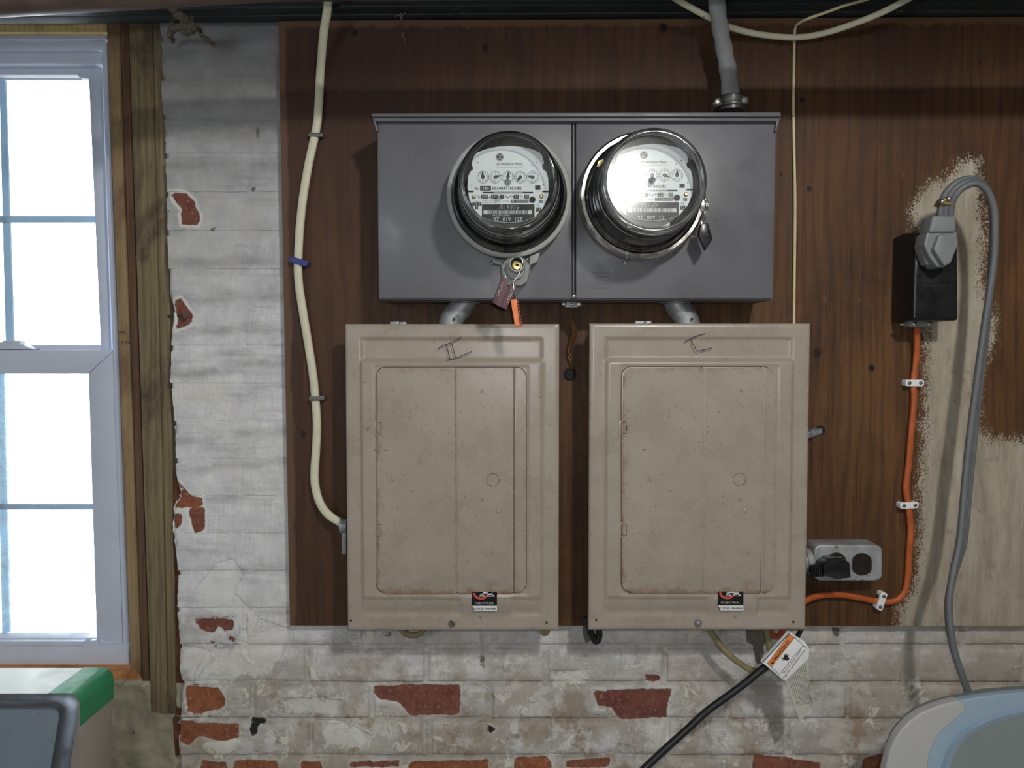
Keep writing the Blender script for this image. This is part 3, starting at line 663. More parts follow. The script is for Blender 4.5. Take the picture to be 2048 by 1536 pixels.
# ------------------------------------------------------------------ plywood
c4 = [P(557, 42, 0.022), P(2160, 33, 0.022), P(2160, 1252, 0.022), P(580, 1251, 0.022)]
n_x, n_z = 330, 250
t, s = np.meshgrid(np.linspace(0, 1, n_x), np.linspace(0, 1, n_z))
def bil(i): return (c4[0][i]*(1-t)+c4[1][i]*t)*(1-s)+(c4[3][i]*(1-t)+c4[2][i]*t)*s
x, z = bil(0), bil(2)
PAINT = [(1960, 314), (1962, 380), (1966, 440), (1976, 500), (1965, 560), (1992, 640), (1988, 690), (1966, 730), (1956, 800), (1962, 850), (1980, 876), (2200, 872), (2200, 1270), (1792, 1270), (1792, 1215),
         (1822, 1180), (1832, 1120), (1836, 1020), (1838, 920), (1846, 840), (1848, 760), (1850, 690), (1846, 640), (1850, 500), (1822, 455), (1818, 428), (1832, 392), (1862, 362), (1900, 350), (1920, 322)]
paint = np.clip(sd_poly(x, z, [(P(u, v, .022).x, P(u, v, .022).z) for u, v in PAINT]), -0.08, 0.05)
edge = np.minimum(t*(c4[1].x-c4[0].x), s*(c4[0].z-c4[3].z))
knot = np.zeros(x.shape)
for (u, v, r) in ((1327, 56, 11), (1634, 706, 11), (1743, 736, 9), (1927, 648, 8), (709, 66, 9), (970, 95, 9), (1588, 100, 9), (1562, 349, 6), (1618, 378, 7), (606, 868, 8), (1604, 200, 7), (1960, 124, 4), (2042, 880, 6)):
    q = P(u, v, .022); d = np.hypot(x-q.x, (z-q.z)*0.8)/(r*0.72*mpp(.022)); knot = np.maximum(knot, np.clip(1.15-d*0.55, 0, 1))
y = np.full(x.shape, -0.022)+0.0004*np.sin(x*9)
mbx, sk = grid_mesh(x, z, y, -0.0065)
at = lambda a: np.concatenate([a.ravel(), a.ravel()[sk]])
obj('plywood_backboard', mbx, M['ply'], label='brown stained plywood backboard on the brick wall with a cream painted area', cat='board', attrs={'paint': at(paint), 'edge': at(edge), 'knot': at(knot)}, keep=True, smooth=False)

# ------------------------------------------------------------------ twin meter socket box
YB = 0.115
mbase = thing('meter_socket_box', 'wide grey enamelled twin meter socket box under the grey service cable', 'meter box', P(1150, 598, YB/2+0.02))
b = MB(); b.prism([(753, 236), (1553, 236), (1546, 600), (757, 600)], YB-0.003, 0.0225); obj('enclosure', b, M['box'], mbase, bevel=0.002)
for (q, nm) in (([(755, 243), (1143, 243), (1144, 597), (758, 597)], 0), ([(1152, 243), (1551, 243), (1545, 597), (1152, 597)], 1)):
    b = MB(); b.prism(q, YB+0.001, YB-0.004); o = obj('cover', b, M['box'], mbase, bevel=0.0016)
    if nm:
        e = MB()
        for k in range(2):
            a = k*7; stroke(e, [(1221-a, 546+a), (1185+a*.4, 546+a)], 1.1, YB+0.0018); stroke(e, [(1221, 576-a), (1185, 576-a)], 1.1, YB+0.0018)
        stroke(e, [(1185, 552), (1198, 552), (1198, 565), (1186, 565)], 0.9, YB+0.0018); stroke(e, [(1220, 552), (1204, 552), (1204, 566), (1221, 566)], 0.9, YB+0.0018)
        stroke(e, [(1206, 556), (1216, 556)], 0.9, YB+0.0018); stroke(e, [(1208, 561), (1218, 561)], 0.9, YB+0.0018); stroke(e, [(1187, 558), (1196, 558)], 0.9, YB+0.0018)
        obj('embossed_mark', e, M['boxdark'], o, smooth=False)
b = MB(); b.prism([(1143.5, 243), (1151.5, 243), (1151.5, 598), (1143.5, 598)], YB-0.0022, YB-0.004); obj('divider_gap', b, M['gap'], mbase)
b = MB(); b.prism([(1145.3, 240), (1148.6, 240), (1148.6, 598), (1145.3, 598)], YB+0.0005, YB-0.004); obj('divider_rib', b, M['boxdark'], mbase, bevel=0.0005)
b = MB(); b.prism([(743, 226), (1562, 224), (1562, 233), (743, 233)], YB+0.014, 0.0225); b.prism([(743, 232), (1562, 232), (1553, 243), (752, 243)], YB+0.009, YB-0.01)
b.prism([(743, 231), (749, 231), (756, 262), (752, 262)], YB+0.008, 0.05); b.prism([(1555, 231), (1562, 231), (1554, 262), (1550, 262)], YB+0.008, 0.05)
obj('hood', b, M['boxdark'], mbase, bevel=0.0015)
for (u, v) in ((1249, 526), (985, 526), (1147, 592)):
    b = MB(); q = P(u, v, YB); r = 5*mpp(YB); b.lathe(q, [(r, YB), (r, YB+0.0035), (r*0.5, YB+0.005)], 12); obj('cover_screw', b, M['steel'], mbase)

# ------------------------------------------------------------------ the two meters
def face_printing(fx, YF, left, root):
    """fx maps crop coordinates of the left dial (5.12 px per px) to pixels."""
    X = lambda a: fx[0]+a/5.12; V = lambda a: fx[1]+a/5.12; K = 1/5.12
    pl = MB(); out = [(400, 420), (430, 385), (520, 350), (640, 324), (760, 315), (880, 324), (1000, 352), (1070, 385), (1098, 420), (1116, 490), (1096, 520), (1104, 556), (1140, 582), (1158, 650), (1162, 740), (1158, 830),
        (1110, 945), (1020, 1048), (900, 1092), (760, 1106), (600, 1091), (480, 1050), (400, 965), (350, 860), (332, 740), (340, 630), (358, 584), (392, 552), (376, 506), (384, 460)]
    pl.prism([(X(a), V(c)) for a, c in out], YF, YF-0.0015); plate = obj('dial_plate', pl, M['face'], root, smooth=False)
    k = MB(); g = MB(); w = MB(); Y1, Y2 = YF+0.0003, YF+0.0006
    T = lambda mb, s, a, base, wd, h, Y, **kw: text(mb, s, X(a), V(base), wd*K, h*K, Y, **kw)
    def R(mb, a0, a1, c0, c1, Y): mb.flat([(X(a0), V(c0)), (X(a1), V(c0)), (X(a1), V(c1)), (X(a0), V(c1))], Y)
    def B(mb, a, c, r, Y, n=20): mb.flat(circ(X(a), V(c), r*K, n), Y)
    def O(mb, a, c, r, wd, Y, n=28, a0=0, a1=360):
        stroke(mb, [(X(a+r*math.cos(math.radians(a0+(a1-a0)*i/n))), V(c+r*math.sin(math.radians(a0+(a1-a0)*i/n)))) for i in range(n+1)], wd*K, Y)
    B(k, 662, 430, 39, Y1, 28); O(w, 662, 430, 33, 3, Y2); T(w, 'GE', 640, 448, 44, 36, Y2, shear=0.3, fat=0.4)
    for q in range(4):
        an = math.radians(45+90*q); O(w, 662+27*math.cos(an), 430+27*math.sin(an), 8, 3, Y2, 8, 90*q-30, 90*q+200)
    T(g, 'GE Watthour Meter', 625, 514, 272, 27, Y1, shear=0.25, fat=0.25); R(g, 625, 900, 532, 535, Y1)
    ang = (-8, 72, 6, 218, 282) if left else (-38, 228, 190, 110, 4)
    for i, cx in enumerate((490, 618, 747, 873, 1000)):
        O(k, cx, 636, 62, 3, Y1)
        for d in range(10):
            an = math.radians(36*d*(1 if i % 2 == 0 else -1)); T(k, str(d), cx+46*math.sin(an)-7, 636-46*math.cos(an)+10, 15 if d != 1 else 6, 20, Y1)
        an = math.radians(ang[i]); dx, dy = math.sin(an), -math.cos(an); px_, py = -dy, dx; c0 = (cx, 636)
        k.flat([(X(c0[0]+px_*a+dx*l), V(c0[1]+py*a+dy*l)) for a, l in ((0, 66), (8, 36), (19, 6), (15, -14), (0, -22), (-15, -14), (-19, 6), (-8, 36))], Y2)
        B(g, cx, 640, 6, Y2+0.0002, 10)
    T(k, 'Rr', 412, 767, 38, 28, Y1, fat=0.2); R(k, 461, 573, 727, 774, Y1)
    if left: T(w, '1386', 470, 765, 84, 30, Y2)
    T(k, 'KILOWATTHOURS', 585, 766, 300, 33, Y1, fat=0.3); R(k, 1025, 1079, 722, 766, Y1)
    R(k, 487, 1005, 786, 802, Y1); R(k, 335, 396, 775, 792, Y1); R(k, 1098, 1160, 775, 792, Y1); R(w, 600, 900, 791, 796, Y2)
    for s, a0, a1, cc in (('200', 473, 545, 0), ('240', 573, 640, 0), ('3', 670, 702, 0), ('2S', 805, 859, 0), ('30', 913, 962, 0)):
        R(k, a0, a1, 814, 855, Y1); T(w, s, a0+7, 848, a1-a0-14, 28, Y2, fat=0.15)
    for s, a0, wd in (('CL', 430, 36), ('V', 647, 16), ('W', 708, 28), ('FM', 760, 40), ('TA', 870, 32)): T(k, s, a0, 850, wd, 27, Y1)
    B(k, 558, 845, 7, Y1, 10); B(k, 746, 845, 7, Y1, 10)
    T(g, 'GENERAL ELECTRIC CO.', 490, 880, 162, 12, Y1); T(g, 'SOMERSWORTH NH', 490, 902, 140, 12, Y1); T(g, 'CAT NO', 695, 890, 62, 14, Y1)
    R(k, 775, 957, 867, 899, Y1); T(w, '721X007030', 782, 892, 168, 19, Y2)
    T(k, 'TYPE', 404, 893, 40, 13, Y1); R(k, 374, 476, 897, 928, Y1); T(w, 'I-70-S', 384, 921, 76, 20, Y2); R(k, 410, 441, 933, 964, Y1); T(w, '2', 418, 957, 15, 20, Y2)
    T(k, 'Kh', 1043, 935, 30, 20, Y1); R(k, 1031, 1086, 947, 988, Y1); T(w, '7.2', 1038, 979, 40, 25, Y2); R(k, 1064, 1103, 870, 900, Y1); T(w, '60', 1070, 893, 26, 18, Y2)
    k.flat([(X(a), V(c)) for a, c in ((480, 915), (1019, 915), (1019, 1046), (900, 1088), (760, 1101), (600, 1087), (480, 1047))], Y1)
    T(w, '7515939' if left else '75159', 637, 966, 224 if left else 160, 44, Y2, fat=0.15)
    R(w, 497, 538, 976, 1015, Y2); R(w, 953, 993, 976, 1015, Y2); a = 541; rr = random.Random(5 if left else 9)
    while a < 950: wd = rr.choice((3, 3, 7)); R(w, a, min(a+wd, 951), 976, 1015, Y2); a += wd+rr.choice((3, 4, 8))
    if left: T(w, '*ACD7515939', 590, 1037, 176, 16, Y2)
    T(w, '97', 597, 1087, 58, 38, Y2); T(w, '019', 694, 1087, 80, 38, Y2); T(w, '128' if left else '15', 820, 1087, 76 if left else 48, 38, Y2)
    obj('dial_printing', k, M['ink'], plate, smooth=False, kind='stuff'); obj('fine_printing', g, M['inkgrey'], plate, smooth=False, kind='stuff'); obj('plate_numerals', w, M['white'], plate, smooth=False, kind='stuff')
    for (a, c, r, m) in ((400, 840, 23, 'brass'), (1090, 834, 25, 'brass'), (997, 868, 31, 'ink')):
        q = MB(); pt_ = P(X(a), V(c), YF); rr_ = r*K*mpp(YF)*(0.85 if m == 'brass' else 1); q.lathe(pt_, [(rr_, YF), (rr_, YF+0.002), (rr_*0.6, YF+0.003)], 16); obj('plate_screw', q, M[m], plate)
    for (a, c) in ((440, 488), (1045, 484), (376, 720), (1110, 714), (993, 519)): B_ = MB(); B(B_, a, c, 7, Y1, 10); k2 = B_; obj('rivet', B_, M['inkgrey'], plate, smooth=False)

def meter(cu, cv, fu, left, label):
    YR, YFr, YF = 0.146, 0.232, 0.200
    c = P(cu, cv, YR); root = thing('electricity_meter', label, 'meter', (c.x, -0.117, c.z-0.09), 'round glass electricity meters')
    m = mpp(YR); R0 = 124*m
    if left:
        b = MB(); b.ring(c, [(R0-0.008, 0.1165), (R0-0.001, 0.1165), (R0, 0.128), (R0, 0.146), (R0-0.0015, 0.1475), (R0-0.0068, 0.1475), (R0-0.008, 0.140)], 72)
        obj('locking_ring', b, M['ringgrey'], root)
    else:
        b = MB(); b.ring(c, [(R0-0.008, 0.1165), (R0-0.001, 0.1165), (R0+0.001, 0.122), (R0-0.002, 0.127), (R0+0.001, 0.134), (R0+0.001, 0.146), (R0-0.002, 0.149), (R0-0.0065, 0.149), (R0-0.008, 0.142)], 72)
        obj('locking_ring', b, M['steel'], root)
        b = MB()
        for k_ in range(2): b.tube(path([(1407+k_*4, 398, .15), (1412+k_*4, 410, .153), (1410+k_*4, 424, .15), (1404+k_*3, 446, .148)], 4), 0.0018, 6)
        b.prism([(1398, 404), (1413, 396), (1416, 412), (1408, 424), (1402, 420)], 0.152, 0.13); obj('ring_latch', b, M['steel'], root, bevel=0.001)
    b = MB(); b.lathe(c, [(R0-0.008, 0.1165), (R0-0.008, 0.140)]+[(0.083-0.0006*k, 0.146+0.0006*(k % 2)) for k in range(28)]+[ (0.064, 0.150), (0.02, 0.150), (0.0001, 0.150)], 48); obj('meter_base', b, M['base'], root)
    b = MB(); b.lathe(c, [(0.060, 0.150), (0.060, 0.172), (0.0565, 0.174), (0.0565, 0.1975), (0.0001, 0.1975)], 48); obj('register_frame', b, M['reg'], root)
    for dz in (-0.052, 0.052):
        b = MB(); b.box(c.x-0.03, c.x+0.03, -0.196, -0.19, c.z+dz-0.004, c.z+dz+0.004); obj('frame_bar', b, M['steel'], root, bevel=0.001)
    if not left:
        b = MB(); b.prism([(1197, 322), (1208, 318), (1206, 330), (1194, 334)], 0.155, 0.15); obj('brass_tab', b, M['brass'], root)
    face_printing((fu[0], fu[1]), YF, left, root)
    rf = (101 if left else 104.5)*mpp(YFr)         # outer radius of the glass at its front
    rb = 0.0835
    if left: side = [(rb+0.001, 0.147), (rb, 0.151), (rb-0.003, 0.153), (rb-0.0035, 0.162)]+[(rb-0.0040-(rb-0.0040-rf-0.0064)*k/16, 0.1625+0.0007*(k % 2)) for k in range(17)]+[(rf+0.006, 0.164), (rf+0.005, 0.168), (rf+0.003, 0.170), (rf+0.0015, 0.196), (rf+0.001, 0.215), (rf, 0.222)]
    else: side = [(rb+0.001, 0.147), (rb-0.001, 0.152), (rb-0.004, 0.154)]+[(rb-0.0042-(rb-0.0042-rf-0.0044)*k/10, 0.1545+0.0005*k+0.0007*(k % 2)) for k in range(11)]+[(rf+0.004, 0.160), (rf+0.003, 0.166), (rf-0.0005, 0.170), (rf-0.0015, 0.196), (rf-0.001, 0.212), (rf+0.0008, 0.218), (rf+0.0012, 0.225)]
    b = MB(); b.c0 = False; inner = [(r-0.003, h-0.0005) for r, h in side][::-1]
    b.ring(c, side+inner, 96); obj('glass_side', b, M['glasside'], root, angle=60)
    rt = side[-1][0]; h0 = side[-1][1]
    b = MB(); b.c0 = False
    b.ring(c, [(rt, h0), (rt-0.0006, h0+0.004), (rt-0.003, h0+0.0068), (rt-0.0065, h0+0.0078), (rt-0.0085, h0+0.0070), (rt-0.0085, h0+0.0045), (rt-0.004, h0+0.002), (rt-0.003, h0)], 96); obj('glass_rim', b, M['glassrimdark' if left else 'glassrim'], root, angle=70)
    b = MB(); b.lathe(c, [(rt-0.0082, h0+0.0045), (rt-0.0082, h0+0.0068), (0.0001, h0+0.0072)], 64)
    if not left: b.v = [(p[0], p[1]+0.058*(p[0]-c.x)+0.082*(p[2]-c.z)+0.0012, p[2]) for p in b.v]   # this cover's glass sits a little askew
    obj('glass_front', b, M['glass' if left else 'glassdusty'], root, angle=60)
    q = P(fu[0]+742/5.12, fu[1]+692/5.12, YFr+0.002); b = MB(); b.ring(q, [(0.0026, 0.232), (0.0042, 0.232), (0.0048, 0.235), (0.0042, 0.2375), (0.0026, 0.2375), (0.0020, 0.235)], 24); b.lathe(q, [(0.0024, 0.232), (0.0018, 0.2355), (0.0001, 0.236)], 16)
    obj('reset_knob', b, M['glasside'], root)
    return root, c
mtr1, mc1 = meter(1018, 390, (870, 230), True, 'left electricity meter with a light grey ring and clearly readable dials')
mtr2, mc2 = meter(1285, 391, (1158.7, 226.1), False, 'right electricity meter with a shiny steel ring and glare on its glass')

# seal lock, tags
lk = thing('barrel_lock', 'round grey barrel lock clamped under the left meter ring', 'lock', P(1032, 560, 0.15))
b = MB(); q = P(1031, 541, 0.157); m = mpp(.157)
b.lathe(q, [(30*m, 0.1465), (30*m, 0.152), (27*m, 0.158), (19*m, 0.160), (18*m, 0.166), (0.0001, 0.166)], 36); b.prism([(1002, 530), (1060, 530), (1054, 562), (1044, 570), (1018, 570), (1008, 562)], 0.1575, 0.118)
obj('lock_body', b, M['olddark'] if 0 else M['ringgrey'], lk, bevel=0.0012)
b = MB(); q = P(1034, 528, 0.18); m = mpp(.18)
b.ring(q, [(17*m, 0.158), (17*m, 0.178), (15.5*m, 0.1805), (13.3*m, 0.1805), (12.8*m, 0.179), (12.8*m, 0.160)], 32); obj('lock_collar', b, M['ringgrey'], lk)
b = MB(); b.lathe(q, [(12.5*m, 0.160), (12.5*m, 0.168), (9*m, 0.1715), (4.2*m, 0.1720)], 24); o = obj('lock_cylinder', b, M['brass'], lk)
b = MB(); b.lathe(P(1034.5, 530, .173), [(3.2*m, 0.171), (3.2*m, 0.1726)], 14); b.flat([(1024, 517), (1034, 513), (1046, 519), (1047, 526), (1036, 523)], 0.1725); obj('keyhole', b, M['gap'], o, smooth=False)
for pl_ in ([(986, 518), (1006, 524), (1004, 531), (985, 526)], [(1060, 512), (1080, 504), (1076, 522), (1058, 532)]):
    b = MB(); b.prism(pl_, 0.14, 0.118); obj('clamp_lug', b, M['ringgrey'], lk, bevel=0.001)
for (u, v) in ((984, 527), (1054, 519)):
    b = MB(); b.ball(P(u, v, .145), 0.0024); obj('clamp_screw', b, M['steel'], lk)
tg = thing('seal_tag', 'folded maroon plastic seal tag with white lettering hanging from the lock', 'tag', P(1005, 616, 0.172))
b = MB(); b.prism([(1003, 554), (1017, 563), (1002, 615), (985, 605)], 0.172, 0.1708); o1 = obj('tag_flap', b, M['maroon'], tg, bevel=0.0003)
b = MB(); b.prism([(1022.5, 565), (1034, 569), (1012.5, 619), (1000, 613)], 0.175, 0.1738); o2 = obj('tag_flap', b, M['maroon'], tg, bevel=0.0003)
b = MB(); text(b, 'NSTAR', 1003.2, 564.5, 28.5, 4.8, 0.1724, -112, fat=0.4); obj('tag_lettering', b, M['white'], o1, smooth=False)
b = MB(); text(b, '0579037', 1025, 574, 33, 4.6, 0.1754, -113, fat=0.3); obj('tag_lettering', b, M['white'], o2, smooth=False)
b = MB(); b.tube(path([(1026, 518, .181), (1015, 524, .181), (1009, 540, .176), (1011, 552, .174), (1015, 560, .174)], 6), 0.0006, 6)
b.tube(path([(1024, 517, .1815), (1035, 513, .182), (1045, 522, .1815), (1040, 543, .179), (1036, 552, .178), (1027, 562, .177)], 6), 0.0006, 6)
b.tube(path([(1026, 564, .178), (1028, 580, .177), (1030, 598, .172)], 4), 0.0006, 6); obj('seal_wire', b, M['steel'], tg)
okey = thing('plastic_key_tag', 'slim orange plastic stick hanging below the maroon seal tag', 'tag', P(1036, 652, 0.165))
b = MB(); b.prism([(1021, 599), (1033, 598), (1040, 651), (1030, 653)], 0.172, 0.166); obj('stick', b, M['orangep'], okey, bevel=0.0008)
b = MB()
for k in range(9):
    t_ = k/8; u, v = 1034+t_*7, 601+t_*47; b.prism([(u, v), (u+3.2, v+1), (u+3.4, v+4), (u+0.4, v+4.6)], 0.171, 0.166)
obj('ribbed_edge', b, M['redcap'], okey)
st = thing('black_seal', 'small black plastic seal hanging off the right meter ring', 'tag', P(1411, 500, 0.145))
b = MB(); b.prism([(1402, 448), (1416, 445), (1426, 478), (1412, 500), (1397, 468)], 0.158, 0.146); obj('seal_body', b, M['black'], st, bevel=0.0015)
b = MB(); b.tube(path([(1404, 452, .157), (1403, 440, .155), (1408, 428, .15)], 4), 0.0009, 6); b.ball(P(1414, 469, .158), 0.0013); obj('seal_wire', b, M['steel'], st)

# ------------------------------------------------------------------ breaker panels
def sstep(a, e0, e1): t_ = np.clip((a-e0)/(e1-e0), 0, 1); return t_*t_*(3-2*t_)
def breaker_panel(u0, u1, v0, v1, label, numeral, dome):
    YP = 0.098; m = mpp(YP); root = thing('breaker_panel', label, 'breaker panel', P((u0+u1)/2, v1, 0.06), 'beige breaker panels')
    sx_, sy = (u1-u0)/427, (v1-v0)/613; U = lambda a: u0+(a-690)*sx_; Vv = lambda a: v0+(a-648)*sy
    b = MB(); b.pbox(U(700), U(1108), Vv(655), Vv(1254), YP-0.01, 0.0225); obj('cabinet', b, M['panel'], root, bevel=0.001)
    us = np.linspace(690, 1117, 150); vs = np.linspace(648, 1261, 216); uu, vv = np.meshgrid(us, vs)
    w = 8.0
    pan = sstep(uu, 718, 718+w)*(1-sstep(uu, 1078, 1078+w+2))*sstep(vv, 716, 727)*(1-sstep(vv, 1200, 1236))
    strip = sstep(uu, 916, 926)*(1-sstep(uu, 1016, 1026)); pan = pan*1.0
    rec = sstep(uu, 719, 726)*(1-sstep(uu, 1078, 1086))*sstep(vv, 673, 681)*(1-sstep(vv, 714, 722))
    low = sstep(uu, 720, 727)*(1-sstep(uu, 1079, 1086))*sstep(vv, 1188, 1200)*(1-sstep(vv, 1222, 1236))*(1-strip)
    dr = sstep(uu, 748, 751)*(1-sstep(uu, 1054, 1057))*sstep(vv, 729, 732)*(1-sstep(vv, 1187, 1190))
    h = 0.0055*pan-0.0048*rec-0.0034*low-0.002*dr
    bd = np.minimum(np.minimum(uu-690, 1117-uu), np.minimum(vv-648, 1261-vv)); h -= 0.0016*(1-sstep(bd, 0, 6))
    h += 0.0004*np.sin(uu*0.021+1)*np.sin(vv*0.017)
    a0, a1 = P(u0, v0, YP), P(u1, v1, YP)
    x = a0.x+(a1.x-a0.x)*(uu-690)/427; z = a0.z+(a1.z-a0.z)*(vv-648)/613
    mbx, sk = grid_mesh(x, z, -YP-h, -YP+0.016)
    cov = obj('cover', mbx, M['panel'], root, keep=True)
    YD = YP+0.0058
    # door leaf: three folded strips in one sheet
    b = MB()
    for (p, q, cn) in ((752.5, 911.3, (1, 0, 0, 1)), (912.7, 1027.4, (0, 0, 0, 0)), (1028.6, 1052, (0, 1, 1, 0))):
        v_ = rrect(U(p), U(q), Vv(735), Vv(1184.5), 19, 7, cn); n0 = len(b.v)
        b.prism(v_, YD+(0.0002 if p > 900 and q < 1040 else 0), YD-0.0032)
    b2 = MB(); b2.prism(rrect(U(751.2), U(1053.3), Vv(733.6), Vv(1185.8), 20), YD-0.0014, YD-0.0040)
    me_v = np.array([tuple(p) for p in b.v]); 
    # fine front grid so that rust can follow the edges
    gu = np.linspace(753.5, 1051, 90); gv = np.linspace(736, 1183.5, 120); GU, GV = np.meshgrid(gu, gv)
    door = obj('door', b, M['panel'], root, bevel=0.0006)
    obj('door_seam', b2, M['rustline'], door, smooth=False)
    r = 19.0; cx = np.clip(GU, 752.5+r, 1052-r); cy = np.clip(GV, 735+r, 1184.5-r)
    dist = r-np.hypot(GU-cx, GV-cy); dist = np.where((GU == cx) | (GV == cy), np.minimum(np.minimum(GU-752.5, 1052-GU), np.minimum(GV-735, 1184.5-GV)), dist)
    ex_ = np.minimum(np.minimum((GU-752.5)*2.2, (1052-GU)*3.5+6), np.minimum((GV-735)*2.0+6, (1184.5-GV)*1.0)); ex_ = np.minimum(ex_, np.abs(GU-912)*4.5+5)
    x = a0.x+(a1.x-a0.x)*(GU-690)/427; z = a0.z+(a1.z-a0.z)*(GV-648)/613
    rr, cc = GU.shape; skin = MB(); skin.v = [tuple(p) for p in np.stack([x, np.full(x.shape, -YD-0.00045), z], -1).reshape(-1, 3)]
    xm = [(gu[j]+gu[j+1])/2 for j in range(cc-1)]
    skin.f = [(i*cc+j, i*cc+j+1, (i+1)*cc+j+1, (i+1)*cc+j) for i in range(rr-1) for j in range(cc-1)
              if min(dist[i, j], dist[i, j+1], dist[i+1, j], dist[i+1, j+1]) > 0.4 and min(abs(gu[j]-912), abs(gu[j+1]-912), abs(gu[j]-1028), abs(gu[j+1]-1028)) > 1.3 and not (gu[j] < 912 < gu[j+1] or gu[j] < 1028 < gu[j+1])]
    obj('door_enamel', skin, M['door'], door, attrs={'rim': (ex_*m).ravel()}, keep=True, smooth=False)
    for v in (857, 1061):
        b = MB(); b.pbox(U(747), U(763), Vv(v-14), Vv(v+14), YD+0.0004, YD-0.003); hg = obj('hinge', b, M['panel'], root, bevel=0.0008)
        b = MB()
        for e in ([(U(752), Vv(v-12)), (U(762), Vv(v-12)), (U(762), Vv(v+11)), (U(752), Vv(v+11)), (U(752), Vv(v-12))],): stroke(b, e, 1.3, YD+0.0007)
        obj('hinge_slot', b, M['rustline'], hg, smooth=False)
    b = MB(); qu, qv = U(986), Vv(960)
    for (aa, bb) in ((-150, -30), (-10, 70), (95, 165), (190, 205)):
        stroke(b, [(qu+12.5*math.cos(math.radians(t_)), qv+12.5*math.sin(math.radians(t_))) for t_ in np.linspace(aa, bb, 9)], 1.0, YD+0.0007)
    obj('knockout_line', b, M['rustline'], door, smooth=False)
    b = MB(); q = P(U(997), Vv(1022), YD); b.lathe(q, [(0.0035, YD), (0.0033, YD+0.0016), (0.0018, YD+0.0024), (0.0001, YD+0.0025)], 16); q = P(U(977.5), Vv(1022), YD); b.lathe(q, [(0.001, YD), (0.001, YD+0.001)], 8)
    obj('rivet', b, M['panel'], door)
    # maker's decal, cut off by the door
    YS = YP+0.0063
    b = MB(); b.prism([(U(944), Vv(1184)), (U(994), Vv(1184)), (U(994), Vv(1222)), (U(949), Vv(1222)), (U(943), Vv(1212))], YS, YS-0.0055); dc = obj('maker_decal', b, M['black'], root, smooth=False)
    b = MB(); b.flat([(U(944), Vv(1211.5)), (U(994), Vv(1211.5)), (U(994), Vv(1222)), (U(949), Vv(1222))], YS+0.0002)
    T2 = lambda mb, s, a, c, wd, hh, Y: text(mb, s, U(a), Vv(c), wd, hh, Y, fat=0.3)
    T2(b, 'CONTROL', 949, 1208.5, 39, 4.2, YS+0.0003)
    for (p, q, r_, s_) in ((961, 966, 1184, 1192), (975, 985, 1184, 1192), (961, 984, 1184, 1187), (959, 969, 1190, 1193), (977, 989, 1190, 1193)): b.flat([(U(p), Vv(r_)), (U(q), Vv(r_)), (U(q), Vv(s_)), (U(p), Vv(s_))], YS+0.0005)
    obj('decal_white', b, M['white'], dc, smooth=False)
    b = MB(); stroke(b, [(U(962+14*math.cos(math.radians(t_))), Vv(1186+11*math.sin(math.radians(t_)))) for t_ in np.linspace(15, 180, 14)], 4.5, YS+0.0004); obj('decal_red', b, M['red'], dc, smooth=False)
    b = MB(); T2(b, 'CUTLER-HAMMER', 947, 1219.5, 45, 3.6, YS+0.0004); obj('decal_print', b, M['ink'], dc, smooth=False)
    b = MB(); q = P(U(904), Vv(1246), YP); r_ = 7.5*m
    if dome: b.lathe(q, [(r_, YP-0.001), (r_, YP+0.002), (r_*0.8, YP+0.005), (r_*0.4, YP+0.0068), (0.0001, YP+0.007)], 20)
    else: b.lathe(q, [(r_, YP-0.001), (r_, YP+0.003), (r_*0.85, YP+0.0042), (0.0001, YP+0.0042)], 20)
    sc = obj('cover_screw', b, M['steel'] if not dome else M['galv'], root)
    if not dome:
        b = MB(); u_, w_ = U(904), Vv(1246); stroke(b, [(u_-4, w_-4), (u_+4, w_+4)], 1.4, YP+0.0044); obj('slot', b, M['gap'], sc, smooth=False)
    b = MB()
    for st_ in numeral: stroke(b, st_, 1.7, YP+0.0012)
    obj('pencil_numeral', b, M['ink'], root, smooth=False, label='hand drawn roman numeral')
    for (a, c) in ((702, 1241), (1093, 1245)):
        b = MB(); b.lathe(P(U(a), Vv(c), YP), [(0.0022, YP-0.001), (0.0020, YP+0.0006)], 10); obj('dimple', b, M['rustline'], root)
    b = MB()
    for (a, c, wd) in ((780, 646, 18), (800, 646.5, 12)): b.pbox(U(a), U(a)+wd, Vv(c)-3, Vv(652), YP-0.012, YP-0.04)
    obj('knockout_tab', b, M['galv'], root, bevel=0.001)
    return root
breaker_panel(690, 1117, 648, 1261, 'beige breaker panel below the left meter with II drawn on it',
    [[(876, 698), (884, 692), (905, 684), (923, 674)], [(892, 688), (896, 702), (900, 720)], [(903, 687), (907, 700), (911, 715)], [(886, 724), (912, 716), (944, 703)]], False)
breaker_panel(1180, 1611, 647, 1260, 'beige breaker panel below the right meter with a single I drawn on it',
    [[(1370, 683), (1385, 675), (1400, 670), (1411, 667)], [(1382, 681), (1388, 692), (1393, 702)], [(1394, 703), (1410, 699), (1424, 696)]], True)

